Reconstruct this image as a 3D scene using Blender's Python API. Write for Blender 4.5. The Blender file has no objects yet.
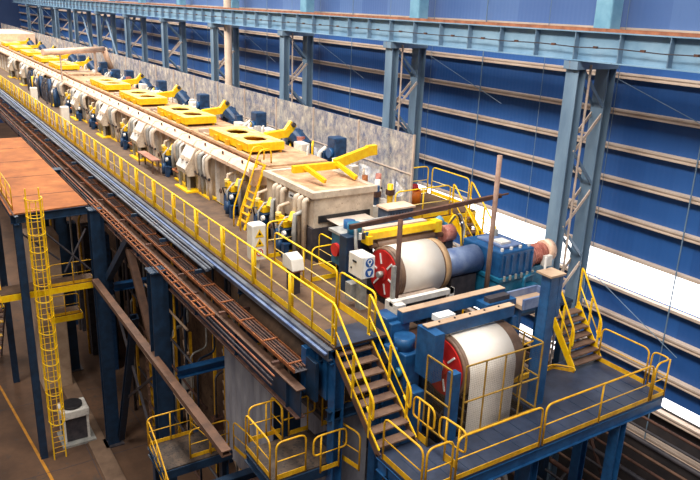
import bpy, math, random
from mathutils import Vector, Matrix
random.seed(7)
S = bpy.context.scene
COL = S.collection
PI = math.pi
V = Vector

# ------------------------------------------------------------ materials
def lin(c):
    return tuple(((x / 255) / 12.92 if x / 255 < .04045 else ((x / 255 + .055) / 1.055) ** 2.4) for x in c) + (1,)

def mat(name, a, b=None, c=None, scale=2.0, rough=.6, metal=0.0, bump=0.0, lo=.38, hi=.62, stretch=(1, 1, 1), wear=None, wear_at=.62):
    m = bpy.data.materials.new(name); m.use_nodes = True
    nt = m.node_tree; N = nt.nodes; L = nt.links
    bs = N['Principled BSDF']
    bs.inputs['Roughness'].default_value = rough
    bs.inputs['Metallic'].default_value = metal
    bs.inputs['Base Color'].default_value = lin(a)
    if b:
        tc = N.new('ShaderNodeTexCoord'); mp = N.new('ShaderNodeMapping')
        mp.inputs['Scale'].default_value = stretch
        L.new(tc.outputs['Object'], mp.inputs[0])
        nz = N.new('ShaderNodeTexNoise'); nz.inputs['Scale'].default_value = scale
        nz.inputs['Detail'].default_value = 6; nz.inputs['Roughness'].default_value = .65
        L.new(mp.outputs[0], nz.inputs['Vector'])
        cr = N.new('ShaderNodeValToRGB'); L.new(nz.outputs['Fac'], cr.inputs[0])
        cr.color_ramp.elements[0].position = lo; cr.color_ramp.elements[0].color = lin(a)
        cr.color_ramp.elements[1].position = hi; cr.color_ramp.elements[1].color = lin(b)
        out = cr.outputs[0]
        if c:
            e = cr.color_ramp.elements.new(min(.95, hi + .12)); e.color = lin(c)
        if wear:
            n2 = N.new('ShaderNodeTexNoise'); n2.inputs['Scale'].default_value = scale * 4.3
            n2.inputs['Detail'].default_value = 8; n2.inputs['Roughness'].default_value = .75
            L.new(mp.outputs[0], n2.inputs['Vector'])
            r2 = N.new('ShaderNodeValToRGB'); L.new(n2.outputs['Fac'], r2.inputs[0])
            r2.color_ramp.elements[0].position = wear_at - .03; r2.color_ramp.elements[1].position = wear_at + .04
            mx = N.new('ShaderNodeMix'); mx.data_type = 'RGBA'
            L.new(r2.outputs[0], mx.inputs[0]); L.new(out, mx.inputs[6]); mx.inputs[7].default_value = lin(wear)
            out = mx.outputs[2]
        L.new(out, bs.inputs['Base Color'])
        if bump:
            bp = N.new('ShaderNodeBump'); bp.inputs['Strength'].default_value = bump; bp.inputs['Distance'].default_value = .03
            L.new(nz.outputs['Fac'], bp.inputs['Height']); L.new(bp.outputs[0], bs.inputs['Normal'])
    return m

def emit(name, col, s):
    m = bpy.data.materials.new(name); m.use_nodes = True
    bs = m.node_tree.nodes['Principled BSDF']
    bs.inputs['Base Color'].default_value = lin(col)
    bs.inputs['Emission Color'].default_value = lin(col); bs.inputs['Emission Strength'].default_value = s
    return m

def cladding(name, a, b, period=1.0):
    # painted sheet cladding: fine vertical ribs by bump, each sheet a slightly different tone
    m = bpy.data.materials.new(name); m.use_nodes = True
    nt = m.node_tree; N = nt.nodes; L = nt.links; bs = N['Principled BSDF']
    bs.inputs['Roughness'].default_value = .5
    tc = N.new('ShaderNodeTexCoord'); sp = N.new('ShaderNodeSeparateXYZ'); L.new(tc.outputs['Object'], sp.inputs[0])
    ad = N.new('ShaderNodeMath'); ad.operation = 'ADD'; L.new(sp.outputs[0], ad.inputs[0]); L.new(sp.outputs[1], ad.inputs[1])
    dv = N.new('ShaderNodeMath'); dv.operation = 'DIVIDE'; dv.inputs[1].default_value = period; L.new(ad.outputs[0], dv.inputs[0])
    fl = N.new('ShaderNodeMath'); fl.operation = 'FLOOR'; L.new(dv.outputs[0], fl.inputs[0])
    wn = N.new('ShaderNodeTexWhiteNoise'); wn.noise_dimensions = '1D'; L.new(fl.outputs[0], wn.inputs['W'])
    nz = N.new('ShaderNodeTexNoise'); nz.inputs['Scale'].default_value = .35; nz.inputs['Detail'].default_value = 4
    L.new(tc.outputs['Object'], nz.inputs['Vector'])
    av = N.new('ShaderNodeMix'); av.data_type = 'FLOAT'; av.inputs[0].default_value = .5
    L.new(wn.outputs[0], av.inputs[2]); L.new(nz.outputs[0], av.inputs[3])
    mx = N.new('ShaderNodeMix'); mx.data_type = 'RGBA'; L.new(av.outputs[0], mx.inputs[0])
    mx.inputs[6].default_value = lin(a); mx.inputs[7].default_value = lin(b)
    L.new(mx.outputs[2], bs.inputs['Base Color'])
    sn = N.new('ShaderNodeMath'); sn.operation = 'MULTIPLY'; sn.inputs[1].default_value = 2 * PI / .2; L.new(ad.outputs[0], sn.inputs[0])
    s2 = N.new('ShaderNodeMath'); s2.operation = 'SINE'; L.new(sn.outputs[0], s2.inputs[0])
    bp = N.new('ShaderNodeBump'); bp.inputs['Strength'].default_value = .12; bp.inputs['Distance'].default_value = .02
    L.new(s2.outputs[0], bp.inputs['Height']); L.new(bp.outputs[0], bs.inputs['Normal'])
    return m

def dusty_sheet(name):
    # half see-through dusty plastic sheeting
    m = bpy.data.materials.new(name); m.use_nodes = True
    nt = m.node_tree; N = nt.nodes; L = nt.links; bs = N['Principled BSDF']
    bs.inputs['Roughness'].default_value = .7
    tc = N.new('ShaderNodeTexCoord'); mp = N.new('ShaderNodeMapping'); mp.inputs['Scale'].default_value = (1, 1.1, .8)
    L.new(tc.outputs['Object'], mp.inputs[0])
    nz = N.new('ShaderNodeTexNoise'); nz.inputs['Scale'].default_value = 3.2; nz.inputs['Detail'].default_value = 9; nz.inputs['Roughness'].default_value = .78
    L.new(mp.outputs[0], nz.inputs['Vector'])
    cr = N.new('ShaderNodeValToRGB'); L.new(nz.outputs[0], cr.inputs[0])
    cr.color_ramp.elements[0].position = .36; cr.color_ramp.elements[0].color = lin((104, 112, 140))
    cr.color_ramp.elements[1].position = .66; cr.color_ramp.elements[1].color = lin((240, 228, 206))
    e = cr.color_ramp.elements.new(.5); e.color = lin((178, 170, 168))
    L.new(cr.outputs[0], bs.inputs['Base Color'])
    n2 = N.new('ShaderNodeTexNoise'); n2.inputs['Scale'].default_value = 1.7; n2.inputs['Detail'].default_value = 5
    L.new(mp.outputs[0], n2.inputs['Vector'])
    r2 = N.new('ShaderNodeMapRange'); r2.inputs[1].default_value = .35; r2.inputs[2].default_value = .65
    r2.inputs[3].default_value = .45; r2.inputs[4].default_value = .85
    L.new(n2.outputs[0], r2.inputs[0]); L.new(r2.outputs[0], bs.inputs['Alpha'])
    return m

YW = (247, 196, 20)
M = dict(
    yellow=mat('yellow_paint', (246, 186, 4), (255, 212, 20), scale=5, rough=.45, wear=(150, 105, 40), wear_at=.68),
    yellow_old=mat('worn_yellow_paint', (205, 148, 18), (238, 182, 24), scale=4, rough=.55, wear=(110, 80, 40), wear_at=.62),
    yellow_lit_dust=mat('lit_dusty_yellow_paint', (246, 206, 70), (252, 230, 160), scale=3, rough=.6, wear=(236, 206, 140), wear_at=.55),  # dust plus overhead light on the frame tops, both put into the colour
    blue=mat('machine_blue', (20, 66, 112), (34, 88, 138), scale=3, rough=.4, wear=(92, 84, 84), wear_at=.66),
    teal=mat('machine_teal_blue', (14, 86, 118), (34, 112, 144), scale=4, rough=.4, wear=(120, 110, 100), wear_at=.64),
    dblue=mat('dark_blue_steel', (16, 38, 60), (24, 52, 80), scale=3, rough=.5, wear=(70, 58, 52), wear_at=.66),
    navy=mat('navy_valve', (18, 46, 80), (34, 72, 112), scale=5, rough=.45, wear=(120, 112, 100), wear_at=.65),
    colblue=mat('grey_blue_steel', (98, 122, 146), (122, 146, 168), scale=1.2, rough=.5, stretch=(1, 1, .25), wear=(128, 104, 92), wear_at=.68),
    girder=mat('girder_blue', (112, 148, 176), (136, 168, 192), scale=.8, rough=.5, wear=(92, 92, 104), wear_at=.68),
    cyan=mat('pale_cyan_steel', (112, 162, 190), (140, 188, 210), scale=.8, rough=.4),
    tan=mat('tan_girt', (184, 162, 146), (208, 188, 172), scale=2.5, rough=.7, stretch=(1, .3, 1), wear=(150, 120, 104), wear_at=.66),
    rust=mat('rusty_steel', (66, 44, 38), (98, 64, 50), (124, 80, 58), scale=3, rough=.8),
    rail_rust=mat('rusty_rail', (130, 76, 52), (168, 104, 72), scale=3, rough=.7),
    brown=mat('brown_primer', (84, 60, 48), (112, 80, 62), scale=2, rough=.7, wear=(176, 140, 110), wear_at=.68),
    orange_rust=mat('orange_cable_tray', (104, 56, 32), (160, 92, 44), (186, 124, 70), scale=6, rough=.8),
    deck=mat('brown_deck_plate', (78, 58, 44), (106, 80, 60), scale=1.6, rough=.75, wear=(84, 64, 60), wear_at=.66),
    bdeck=mat('blue_chequer_plate', (36, 46, 66), (52, 62, 84), scale=1.8, rough=.45, wear=(84, 74, 72), wear_at=.66),
    odeck=mat('orange_dusty_plate', (136, 76, 34), (170, 100, 48), (184, 116, 60), scale=.8, rough=.85, wear=(140, 84, 48), wear_at=.66),
    tread=mat('stair_tread', (92, 68, 56), (122, 94, 76), scale=3, rough=.7),
    cream=mat('dusty_cream_casing', (184, 164, 144), (216, 198, 176), scale=2, rough=.75, wear=(150, 122, 102), wear_at=.62),
    roof=mat('dusty_furnace_roof', (168, 130, 98), (206, 170, 134), (236, 210, 178), scale=1.8, rough=.85, wear=(120, 88, 72), wear_at=.62, bump=.3),
    eave=mat('pinkish_duct_lagging', (226, 186, 158), (242, 208, 182), scale=2, rough=.7, wear=(170, 128, 104), wear_at=.62),
    white=mat('dusty_white_panel', (206, 200, 192), (234, 228, 220), scale=3, rough=.6, wear=(140, 124, 112), wear_at=.62),
    cabinet=mat('light_grey_cabinet', (222, 216, 204), (238, 232, 222), scale=2, rough=.5),
    grey=mat('galvanised_grey', (140, 140, 138), (176, 174, 168), scale=4, rough=.5, metal=.2, wear=(96, 84, 76), wear_at=.64),
    pipe=mat('pale_blue_pipe', (64, 70, 84), (104, 110, 122), scale=2, rough=.5, stretch=(1, .4, 1), wear=(96, 78, 74), wear_at=.6),
    strip=mat('pale_steel_strip', (238, 226, 212), (246, 238, 228), scale=.8, rough=.32),
    strip_dull=mat('dull_steel_strip', (196, 176, 160), (220, 204, 190), scale=1.2, rough=.4),
    rubber=mat('brown_roll_rubber', (108, 84, 70), (136, 108, 88), scale=2.5, rough=.5),
    tanring=mat('tan_roll_face', (168, 134, 98), (190, 156, 118), scale=3, rough=.5),
    bluegrey=mat('blue_grey_guard', (86, 106, 150), (124, 140, 172), scale=2, rough=.35),
    red=mat('red_disc', (176, 30, 28), (206, 44, 38), scale=3, rough=.45),
    redm=mat('reddish_motor', (150, 84, 74), (196, 128, 112), scale=5, rough=.6, wear=(226, 200, 190), wear_at=.62),
    orangep=mat('orange_drum', (236, 120, 30), (246, 140, 44), scale=2, rough=.5),
    black=mat('black_rubber', (24, 24, 28), (44, 42, 44), scale=3, rough=.6),
    dark=mat('dark_greasy_steel', (44, 42, 50), (70, 64, 68), scale=3, rough=.6),
    plainw=mat('sign_white', (238, 238, 236), rough=.5),
    signy=mat('sign_yellow', (244, 196, 20), rough=.5),
    signb=mat('sign_blue', (24, 84, 160), rough=.5),
    signr=mat('sign_red', (196, 32, 34), rough=.5),
    ink=mat('sign_black', (20, 20, 22), rough=.6),
    floor=mat('stained_concrete', (76, 54, 40), (102, 74, 54), (118, 80, 56), scale=.35, rough=.85, wear=(76, 62, 54), wear_at=.6),
    floor_line=mat('floor_paint', (204, 140, 40), (180, 118, 40), scale=2, rough=.8),
    sheetp=mat('grey_white_sheet', (120, 120, 130), (158, 156, 162), scale=1.5, rough=.6, stretch=(1, 1, .3)),
    sheetd=mat('dirty_pale_sheet', (128, 116, 104), (158, 144, 128), scale=1.2, rough=.8, wear=(80, 70, 62), wear_at=.58),
    concrete=mat('dusty_block', (168, 140, 116), (194, 166, 140), scale=1.2, rough=.9),
    wall_low=cladding('deep_blue_cladding', (32, 76, 140), (44, 96, 166), 1.1),
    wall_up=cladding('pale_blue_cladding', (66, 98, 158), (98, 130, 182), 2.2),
    wall_far=cladding('far_blue_cladding', (30, 52, 92), (52, 80, 130), 2.2),
    window=emit('daylight_panel', (255, 255, 255), 2.2),
    fence=dusty_sheet('dusty_sheeting'),
    mesh=None,
    benchtop=mat('reddish_bench_plate', (150, 100, 82), (178, 128, 108), scale=2, rough=.7),
    grating=mat('dark_dusty_grating', (50, 42, 38), (84, 68, 56), scale=2.5, rough=.8, wear=(36, 32, 34), wear_at=.55),
    fenceyellow=mat('dull_yellow_frame', (150, 116, 44), (184, 142, 50), scale=4, rough=.6, wear=(100, 80, 50), wear_at=.6),
    lowwall=mat('shade_dark_lower_wall', (40, 36, 40), (62, 54, 54), scale=.8, rough=.9),  # shade low on the wall is put into this dark colour
)

def mesh_mat():
    # woven wire infill: opaque wires, open squares
    m = bpy.data.materials.new('wire_mesh_infill'); m.use_nodes = True
    nt = m.node_tree; N = nt.nodes; L = nt.links; bs = N['Principled BSDF']
    bs.inputs['Base Color'].default_value = lin((120, 100, 70)); bs.inputs['Roughness'].default_value = .6
    tc = N.new('ShaderNodeTexCoord'); sp = N.new('ShaderNodeSeparateXYZ'); L.new(tc.outputs['Object'], sp.inputs[0])
    ad = N.new('ShaderNodeMath'); ad.operation = 'ADD'; L.new(sp.outputs[0], ad.inputs[0]); L.new(sp.outputs[1], ad.inputs[1])
    res = []
    for src in (ad.outputs[0], sp.outputs[2]):
        d = N.new('ShaderNodeMath'); d.operation = 'DIVIDE'; d.inputs[1].default_value = .06; L.new(src, d.inputs[0])
        f = N.new('ShaderNodeMath'); f.operation = 'FRACT'; L.new(d.outputs[0], f.inputs[0])
        g = N.new('ShaderNodeMath'); g.operation = 'LESS_THAN'; g.inputs[1].default_value = .06; L.new(f.outputs[0], g.inputs[0])
        res.append(g)
    mx = N.new('ShaderNodeMath'); mx.operation = 'MAXIMUM'; L.new(res[0].outputs[0], mx.inputs[0]); L.new(res[1].outputs[0], mx.inputs[1])
    L.new(mx.outputs[0], bs.inputs['Alpha'])
    return m
M['mesh'] = mesh_mat()

# ------------------------------------------------------------ mesh builder
ORG = {}
class MB:
    def __init__(s): s.v = []; s.f = []
    def add(s, vs, fs):
        n = len(s.v); s.v += [V(p) for p in vs]; s.f += [tuple(i + n for i in f) for f in fs]; return s
    def box(s, x0, x1, y0, y1, z0, z1):
        return s.add([(x0, y0, z0), (x1, y0, z0), (x1, y1, z0), (x0, y1, z0), (x0, y0, z1), (x1, y0, z1), (x1, y1, z1), (x0, y1, z1)],
                     [(0, 3, 2, 1), (4, 5, 6, 7), (0, 1, 5, 4), (1, 2, 6, 5), (2, 3, 7, 6), (3, 0, 4, 7)])
    def cbox(s, x0, x1, y0, y1, z0, z1, c=.03):
        # box with chamfered vertical and top edges
        c = min(c, (x1 - x0) * .3, (y1 - y0) * .3, (z1 - z0) * .3)
        def ring(z, i):
            a, b, d, e = x0 + i, x1 - i, y0 + i, y1 - i
            return [(a + c, d, z), (b - c, d, z), (b, d + c, z), (b, e - c, z), (b - c, e, z), (a + c, e, z), (a, e - c, z), (a, d + c, z)]
        vs = ring(z0, 0) + ring(z1 - c, 0) + ring(z1, c * .7)
        fs = [tuple(range(7, -1, -1)), tuple(range(16, 24))]
        for r in (0, 8):
            for k in range(8): fs.append((r + k, r + (k + 1) % 8, r + 8 + (k + 1) % 8, r + 8 + k))
        return s.add(vs, fs)
    def frame(s, p0, p1, up=None):
        p0, p1 = V(p0), V(p1); d = (p1 - p0).normalized()
        u = V(up) if up else (V((0, 0, 1)) if abs(d.z) < .9 else V((0, 1, 0)))
        a = d.cross(u).normalized(); b = a.cross(d).normalized()
        return p0, p1, a, b
    def bar(s, p0, p1, w, h, up=None):
        p0, p1, a, b = s.frame(p0, p1, up)
        q = [(-w / 2, -h / 2), (w / 2, -h / 2), (w / 2, h / 2), (-w / 2, h / 2)]
        vs = [p0 + a * i + b * j for i, j in q] + [p1 + a * i + b * j for i, j in q]
        return s.add(vs, [(0, 1, 2, 3), (7, 6, 5, 4), (0, 4, 5, 1), (1, 5, 6, 2), (2, 6, 7, 3), (3, 7, 4, 0)])
    def ibeam(s, p0, p1, w, h, t=.03, up=None):
        p0, p1, a, b = s.frame(p0, p1, up)
        for (c, ww, hh) in ((b * (h / 2 - t / 2), w, t), (b * -(h / 2 - t / 2), w, t), (b * 0, t, h - 2 * t)):
            s.bar(p0 + c, p1 + c, ww, hh, b)
        return s
    def chan(s, p0, p1, w, h, t=.03, up=None, side=1):
        p0, p1, a, b = s.frame(p0, p1, up)
        for (c, ww, hh) in ((b * (h / 2 - t / 2), w, t), (b * -(h / 2 - t / 2), w, t), (a * side * (w / 2 - t / 2), t, h - 2 * t)):
            s.bar(p0 + c, p1 + c, ww, hh, b)
        return s
    def cyl(s, p0, p1, r, r2=None, n=16, caps=True):
        r2 = r if r2 is None else r2
        p0, p1, a, b = s.frame(p0, p1)
        vs = []
        for p, rr in ((p0, r), (p1, r2)):
            for k in range(n):
                t = 2 * PI * k / n; vs.append(p + a * (rr * math.cos(t)) + b * (rr * math.sin(t)))
        fs = [(k, (k + 1) % n, n + (k + 1) % n, n + k) for k in range(n)]
        if caps: fs += [tuple(range(n - 1, -1, -1)), tuple(range(n, 2 * n))]
        return s.add(vs, fs)
    def ring(s, p0, p1, r, ri, n=24):
        p0, p1, a, b = s.frame(p0, p1); vs = []
        for p, rr in ((p0, r), (p1, r), (p1, ri), (p0, ri)):
            for k in range(n):
                t = 2 * PI * k / n; vs.append(p + a * (rr * math.cos(t)) + b * (rr * math.sin(t)))
        fs = []
        for j in range(4):
            for k in range(n): fs.append((j * n + k, j * n + (k + 1) % n, (j + 1) % 4 * n + (k + 1) % n, (j + 1) % 4 * n + k))
        return s.add(vs, fs)
    def tube(s, pts, r, n=8):
        pts = [V(p) for p in pts]; ring = []; prev = None
        for i, p in enumerate(pts):
            d = (pts[min(i + 1, len(pts) - 1)] - pts[max(i - 1, 0)])
            d = d.normalized() if d.length > 1e-6 else V((0, 0, 1))
            if prev is None:
                u = V((0, 0, 1)) if abs(d.z) < .9 else V((0, 1, 0)); a = d.cross(u).normalized()
            else:
                a = (prev - d * prev.dot(d)); a = a.normalized() if a.length > 1e-5 else d.cross(V((1, .3, 0))).normalized()
            prev = a; b = d.cross(a)
            ring.append([p + a * (r * math.cos(2 * PI * k / n)) + b * (r * math.sin(2 * PI * k / n)) for k in range(n)])
        vs = [q for rg in ring for q in rg]; fs = []
        for i in range(len(pts) - 1):
            for k in range(n): fs.append((i * n + k, i * n + (k + 1) % n, (i + 1) * n + (k + 1) % n, (i + 1) * n + k))
        fs += [tuple(range(n - 1, -1, -1)), tuple(range((len(pts) - 1) * n, len(pts) * n))]
        return s.add(vs, fs)
    def prism(s, poly, axis, a0, a1):
        # poly: 2d outline in the plane across the axis
        def pt(p, t): return {'x': (t, p[0], p[1]), 'y': (p[0], t, p[1]), 'z': (p[0], p[1], t)}[axis]
        n = len(poly); vs = [pt(p, a0) for p in poly] + [pt(p, a1) for p in poly]
        fs = [tuple(range(n - 1, -1, -1)), tuple(range(n, 2 * n))] + [(k, (k + 1) % n, n + (k + 1) % n, n + k) for k in range(n)]
        return s.add(vs, fs)
    def build(s, name, m, parent=None, smooth=False):
        if parent is not None: o0 = ORG[parent.name]
        else:
            xs = [p.x for p in s.v]; ys = [p.y for p in s.v]; zs = [p.z for p in s.v]
            o0 = V(((min(xs) + max(xs)) / 2, (min(ys) + max(ys)) / 2, min(zs)))
        me = bpy.data.meshes.new(name)
        me.from_pydata([tuple(p - o0) for p in s.v], [], s.f); me.update()
        import bmesh
        bm = bmesh.new(); bm.from_mesh(me); bmesh.ops.recalc_face_normals(bm, faces=bm.faces); bm.to_mesh(me); bm.free()
        me.materials.append(M[m] if isinstance(m, str) else m)
        if smooth:
            for p in me.polygons: p.use_smooth = len(p.vertices) == 4
        o = bpy.data.objects.new(name, me); COL.objects.link(o)
        if parent is not None:
            o.parent = parent; ORG[o.name] = o0      # parts share their thing's origin
        else:
            o.location = o0; ORG[o.name] = o0
        return o

def tag(o, label, cat, group=None, kind=None):
    if label: o['label'] = label
    if cat: o['category'] = cat
    if group: o['group'] = group
    if kind: o['kind'] = kind
    return o
def T(name, label, cat, loc, group=None, kind=None):
    o = bpy.data.objects.new(name, None); COL.objects.link(o); o.empty_display_size = .1
    o.location = loc; ORG[o.name] = V(loc)
    return tag(o, label, cat, group, kind)
def struct(o, label=None):
    o['kind'] = 'structure'
    if label: o['label'] = label
    return o
def copy_tree(o, loc=None, parent=None, label=None):
    c = o.copy(); COL.objects.link(c)
    if parent: c.parent = parent
    if loc is not None:
        c.location = loc; ORG[c.name] = V(loc)
    if label: c['label'] = label
    for ch in [x for x in list(bpy.data.objects) if x.parent == o]: copy_tree(ch, None, c)
    return c
def bevel(o, w=.015, seg=2):
    b = o.modifiers.new('bevel', 'BEVEL'); b.width = w; b.segments = seg; b.limit_method = 'ANGLE'; b.angle_limit = math.radians(40); return o

def along(pts, t):
    for i in range(len(pts) - 1):
        l = (pts[i + 1] - pts[i]).length
        if t <= l or i == len(pts) - 2: return pts[i] + (pts[i + 1] - pts[i]) * (t / l)
        t -= l
def rounded(pts, r, n=4):
    out = [pts[0]]
    for i in range(1, len(pts) - 1):
        a, p, b = pts[i - 1], pts[i], pts[i + 1]
        u = (a - p); w = (b - p); rr = min(r, u.length * .45, w.length * .45)
        u = u.normalized() * rr; w = w.normalized() * rr
        for k in range(n + 1):
            t = k / n; out.append((p + u) * (1 - t) ** 2 + p * (2 * t * (1 - t)) + (p + w) * t * t)
    out.append(pts[-1]); return out

def railing(label, pts, h=1.1, toe=True, sp=1.25, ends=('post', 'post'), m='yellow_old', r=.026, group=None, mid=True, toe_h=.14, name='handrail', rr=.2, thick=None):
    pts = [V(p) for p in pts]; L = sum((pts[i + 1] - pts[i]).length for i in range(len(pts) - 1))
    t = T(name, label, 'railing', pts[0], group)
    up = V((0, 0, h))
    top = [p + up for p in pts]
    d0 = (pts[0] - pts[1]).normalized(); d1 = (pts[-1] - pts[-2]).normalized()
    midz = V((0, 0, h * .5))
    path = list(top)
    loop0, loop1 = ends[0] == 'loop', ends[1] == 'loop'
    if ends[0] == 'post': path = [pts[0]] + path
    if ends[1] == 'post': path = path + [pts[-1]]
    if loop0: path = [pts[0] + midz, pts[0] + d0 * .22 + midz, pts[0] + d0 * .22 + up] + path[1:] if len(path) > 2 else [pts[0] + midz, pts[0] + d0 * .22 + midz, pts[0] + d0 * .22 + up] + path[1:]
    if loop1: path = path[:-1] + [pts[-1] + d1 * .22 + up, pts[-1] + d1 * .22 + midz, pts[-1] + midz]
    MB().tube(rounded(path, rr), r, 8).build('top_rail', m, t, True)
    if mid: MB().tube([p + midz for p in pts], r * .62, 6).build('middle_rail', 'yellow_lit_dust' if m == 'yellow' else m, t, True)
    if toe:
        b = MB()
        for i in range(len(pts) - 1):
            b.bar(pts[i] + V((0, 0, toe_h / 2 + .01)), pts[i + 1] + V((0, 0, toe_h / 2 + .01)), .012, toe_h)
        b.build('toe_board', m, t)
    n = max(1, round(L / sp))
    for k in range(n + 1):
        if (k == 0 and ends[0] == 'post') or (k == n and ends[1] == 'post'): continue
        p = along(pts, L * k / n)
        b = MB()
        if thick and k % 2 == 0: b.bar(p - V((0, 0, .12)), p + up, thick, thick * .6)
        else: b.cyl(p - V((0, 0, .02)), p + up, r * .95, n=8)
        b.build('post', m, t, True)
    return t

# ------------------------------------------------------------ the hall
o = struct(MB().box(-22, 21.2, -6, 140, -.3, 0).build('floor', 'floor'))
def wall_piece(name, z0, z1, m, x=21.0, y0=-6, y1=140):
    return struct(MB().box(x, x + .15, y0, y1, z0, z1).build(name, m))
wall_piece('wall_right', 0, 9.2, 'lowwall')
o = wall_piece('wall_right_middle', 9.6, 12.85, 'wall_low')
o = wall_piece('wall_right_main', 13.95, 21.6, 'wall_low')
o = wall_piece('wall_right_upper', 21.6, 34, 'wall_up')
struct(MB().box(-22, 21.0, 139.8, 140, 0, 34).build('wall_far', 'wall_far'))
struct(MB().box(21.05, 21.12, -6, 140, 12.85, 13.95).build('window_1', 'window'))
struct(MB().box(21.05, 21.12, -6, 140, 9.2, 9.6).build('window_2', 'window'))
# girts on the wall
k = 1
for z in (21.55, 20.1, 18.9, 17.72, 16.58, 15.35, 14.05, 12.78, 11.75, 10.4, 9.05, 7.9, 24.2):
    g = MB().box(20.8, 21.0, -6, 139, z - (.05 if z in (14.05, 12.78) else .09), z + (.05 if z in (14.05, 12.78) else .09))
    if z not in (14.05, 12.78): g.box(20.76, 20.8, -6, 139, z + .03, z + .09).box(20.76, 20.8, -6, 139, z - .09, z - .05)
    struct(g.build('trim_%d' % k, 'tan')); k += 1
# sag rods and wind bracing rods on the wall
rods = T('wall_sag_rod', 'thin vertical steel tie rods and diagonal wires running down the blue cladding between the girts', 'rod', (20.75, 12.4, 9), None)
for i in range(24):
    y = 12.35 + i * 3.33 - 10
    MB().cyl((20.72, y, 7.9), (20.72, y, 24.2), .022 if i % 3 == 0 else .012, n=6).build('rod', 'colblue', rods)
for i in range(8):
    y = 15.6 + i * 10 + .3
    MB().cyl((20.6, y - .3, 20.0), (20.6, y - 5.0, 18.5), .014, n=6).build('brace_wire', 'colblue', rods)
    MB().cyl((20.6, y - .3, 13.2), (20.6, y - 4.2, 11.4), .014, n=6).build('brace_wire', 'colblue', rods)

# crane runway girder
XC = 18.5
g = T('crane_runway_girder', 'long light blue steel girder with upright stiffeners carrying the crane rail along the blue wall', 'girder', (XC, 5, 20.62))
wf = MB().ibeam((XC, 0, 21.07), (XC, 128, 21.07), .46, .9, .035).build('main_beam', 'girder', g)
b = MB().box(XC - .06, XC + .06, 0, 128, 21.52, 21.62).build('crane_rail', 'rail_rust', g)
for i in range(78):
    y = 4.0 + i * 1.66
    if y > 127: break
    s_ = MB().box(XC - .225, XC - .02, y - .015, y + .015, 20.66, 21.48).build('stiffener', 'colblue', wf)
cb_ = MB().tube([(XC - .27, y, 21.05 + .02 * math.sin(y * 1.9)) for y in [2 + 1.5 * j for j in range(83)]], .018, 5).build('cable', 'dark', g)
for i in range(60):
    y = 4.8 + i * 1.66
    MB().box(XC - .31, XC - .23, y - .07, y + .07, 21.03, 21.1).build('cable_clamp', 'rust', cb_)

# crane columns (two chords laced together)
names = ['first', 'second', 'third', 'fourth', 'fifth', 'sixth', 'seventh', 'eighth', 'ninth', 'tenth', 'eleventh', 'twelfth']
for i in range(11):
    y = 15.6 + 10 * i
    where = ('nearest laced steel crane column, beside the yellow stairs at the right' if i == 0 else
             'second laced crane column from the right, behind the yellow corner landing' if i == 1 else
             'laced steel crane column under the girder, %s counted from the right' % names[i])
    c = T('crane_column', where, 'column', (XC + .7, y, 0), 'laced crane columns along the wall')
    MB().ibeam((XC, y, 0), (XC, y, 20.6), .5, .36, .03, up=(1, 0, 0)).build('front_chord', 'colblue', c)
    MB().ibeam((19.95, y, 0), (19.95, y, 21.5), .5, .4, .03, up=(1, 0, 0)).build('rear_chord', 'colblue', c)
    for j in range(5):
        zf = 9.9 + 2.6 * j
        for (dz, mm) in ((1.2, 'tan'), (-1.2, 'colblue')):
            if zf + dz > 20.3: continue
            for dy in ((0,) if i > 4 else (-.2, .2)):
                MB().bar((XC + .15, y + dy, zf), (19.8, y + dy, zf + dz), .04, .1).build('lacing_bar', mm, c)
            if mm == 'tan' and i < 5:
                for q in (.05, .5, .95):
                    MB().box(XC + .12 + 1.2 * q, XC + .22 + 1.2 * q, y - .2, y + .2, zf + dz * q - .05, zf + dz * q).build('batten', 'tan', c)
    if i < 3: MB().cyl((XC + .32, y - .3, 8), (XC + .32, y - .3, 20.5), .04, n=8).build('conduit', 'tan', c)
    MB().box(XC - .3, 20.2, y - .28, y + .28, 20.35, 20.6).build('head_plate', 'colblue', c)
    # upper building column standing on the rear chord
    u = MB().box(19.75, 20.3, y - .05, y + .62, 21.5, 33)
    u = bevel(u.build('building_column', 'cyan'), .05)
    tag(u, ('pale cyan roof column rising above the girder over the nearest laced crane column' if i == 0 else
            'pale cyan roof column rising above the girder over the %s laced crane column from the right' % names[i]), 'column', 'pale roof columns above the girder')
    # diagonal bracing between far columns
for (y0, y1, r_) in ((65.6, 75.6, .12), (75.6, 85.6, .1)):
    tag(MB().cyl((19.2, y0, 20.4), (19.2, (y0 + y1) / 2, 15), r_, n=10).cyl((19.2, y1, 20.4), (19.2, (y0 + y1) / 2, 15), r_, n=10).build('v_brace', 'colblue'),
        'pale grey V shaped pipe brace between far crane columns, %s' % ('nearer one' if y0 < 70 else 'farther one'), 'brace')
tag(MB().cyl((18.95, 44.4, 0), (18.95, 44.4, 24), .24, n=14).build('standpipe', mat('beige_lagging', (186, 162, 142), (206, 182, 160), scale=1.5), smooth=True),
    'beige upright pipe standing beside the fourth laced crane column', 'pipe')

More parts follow.
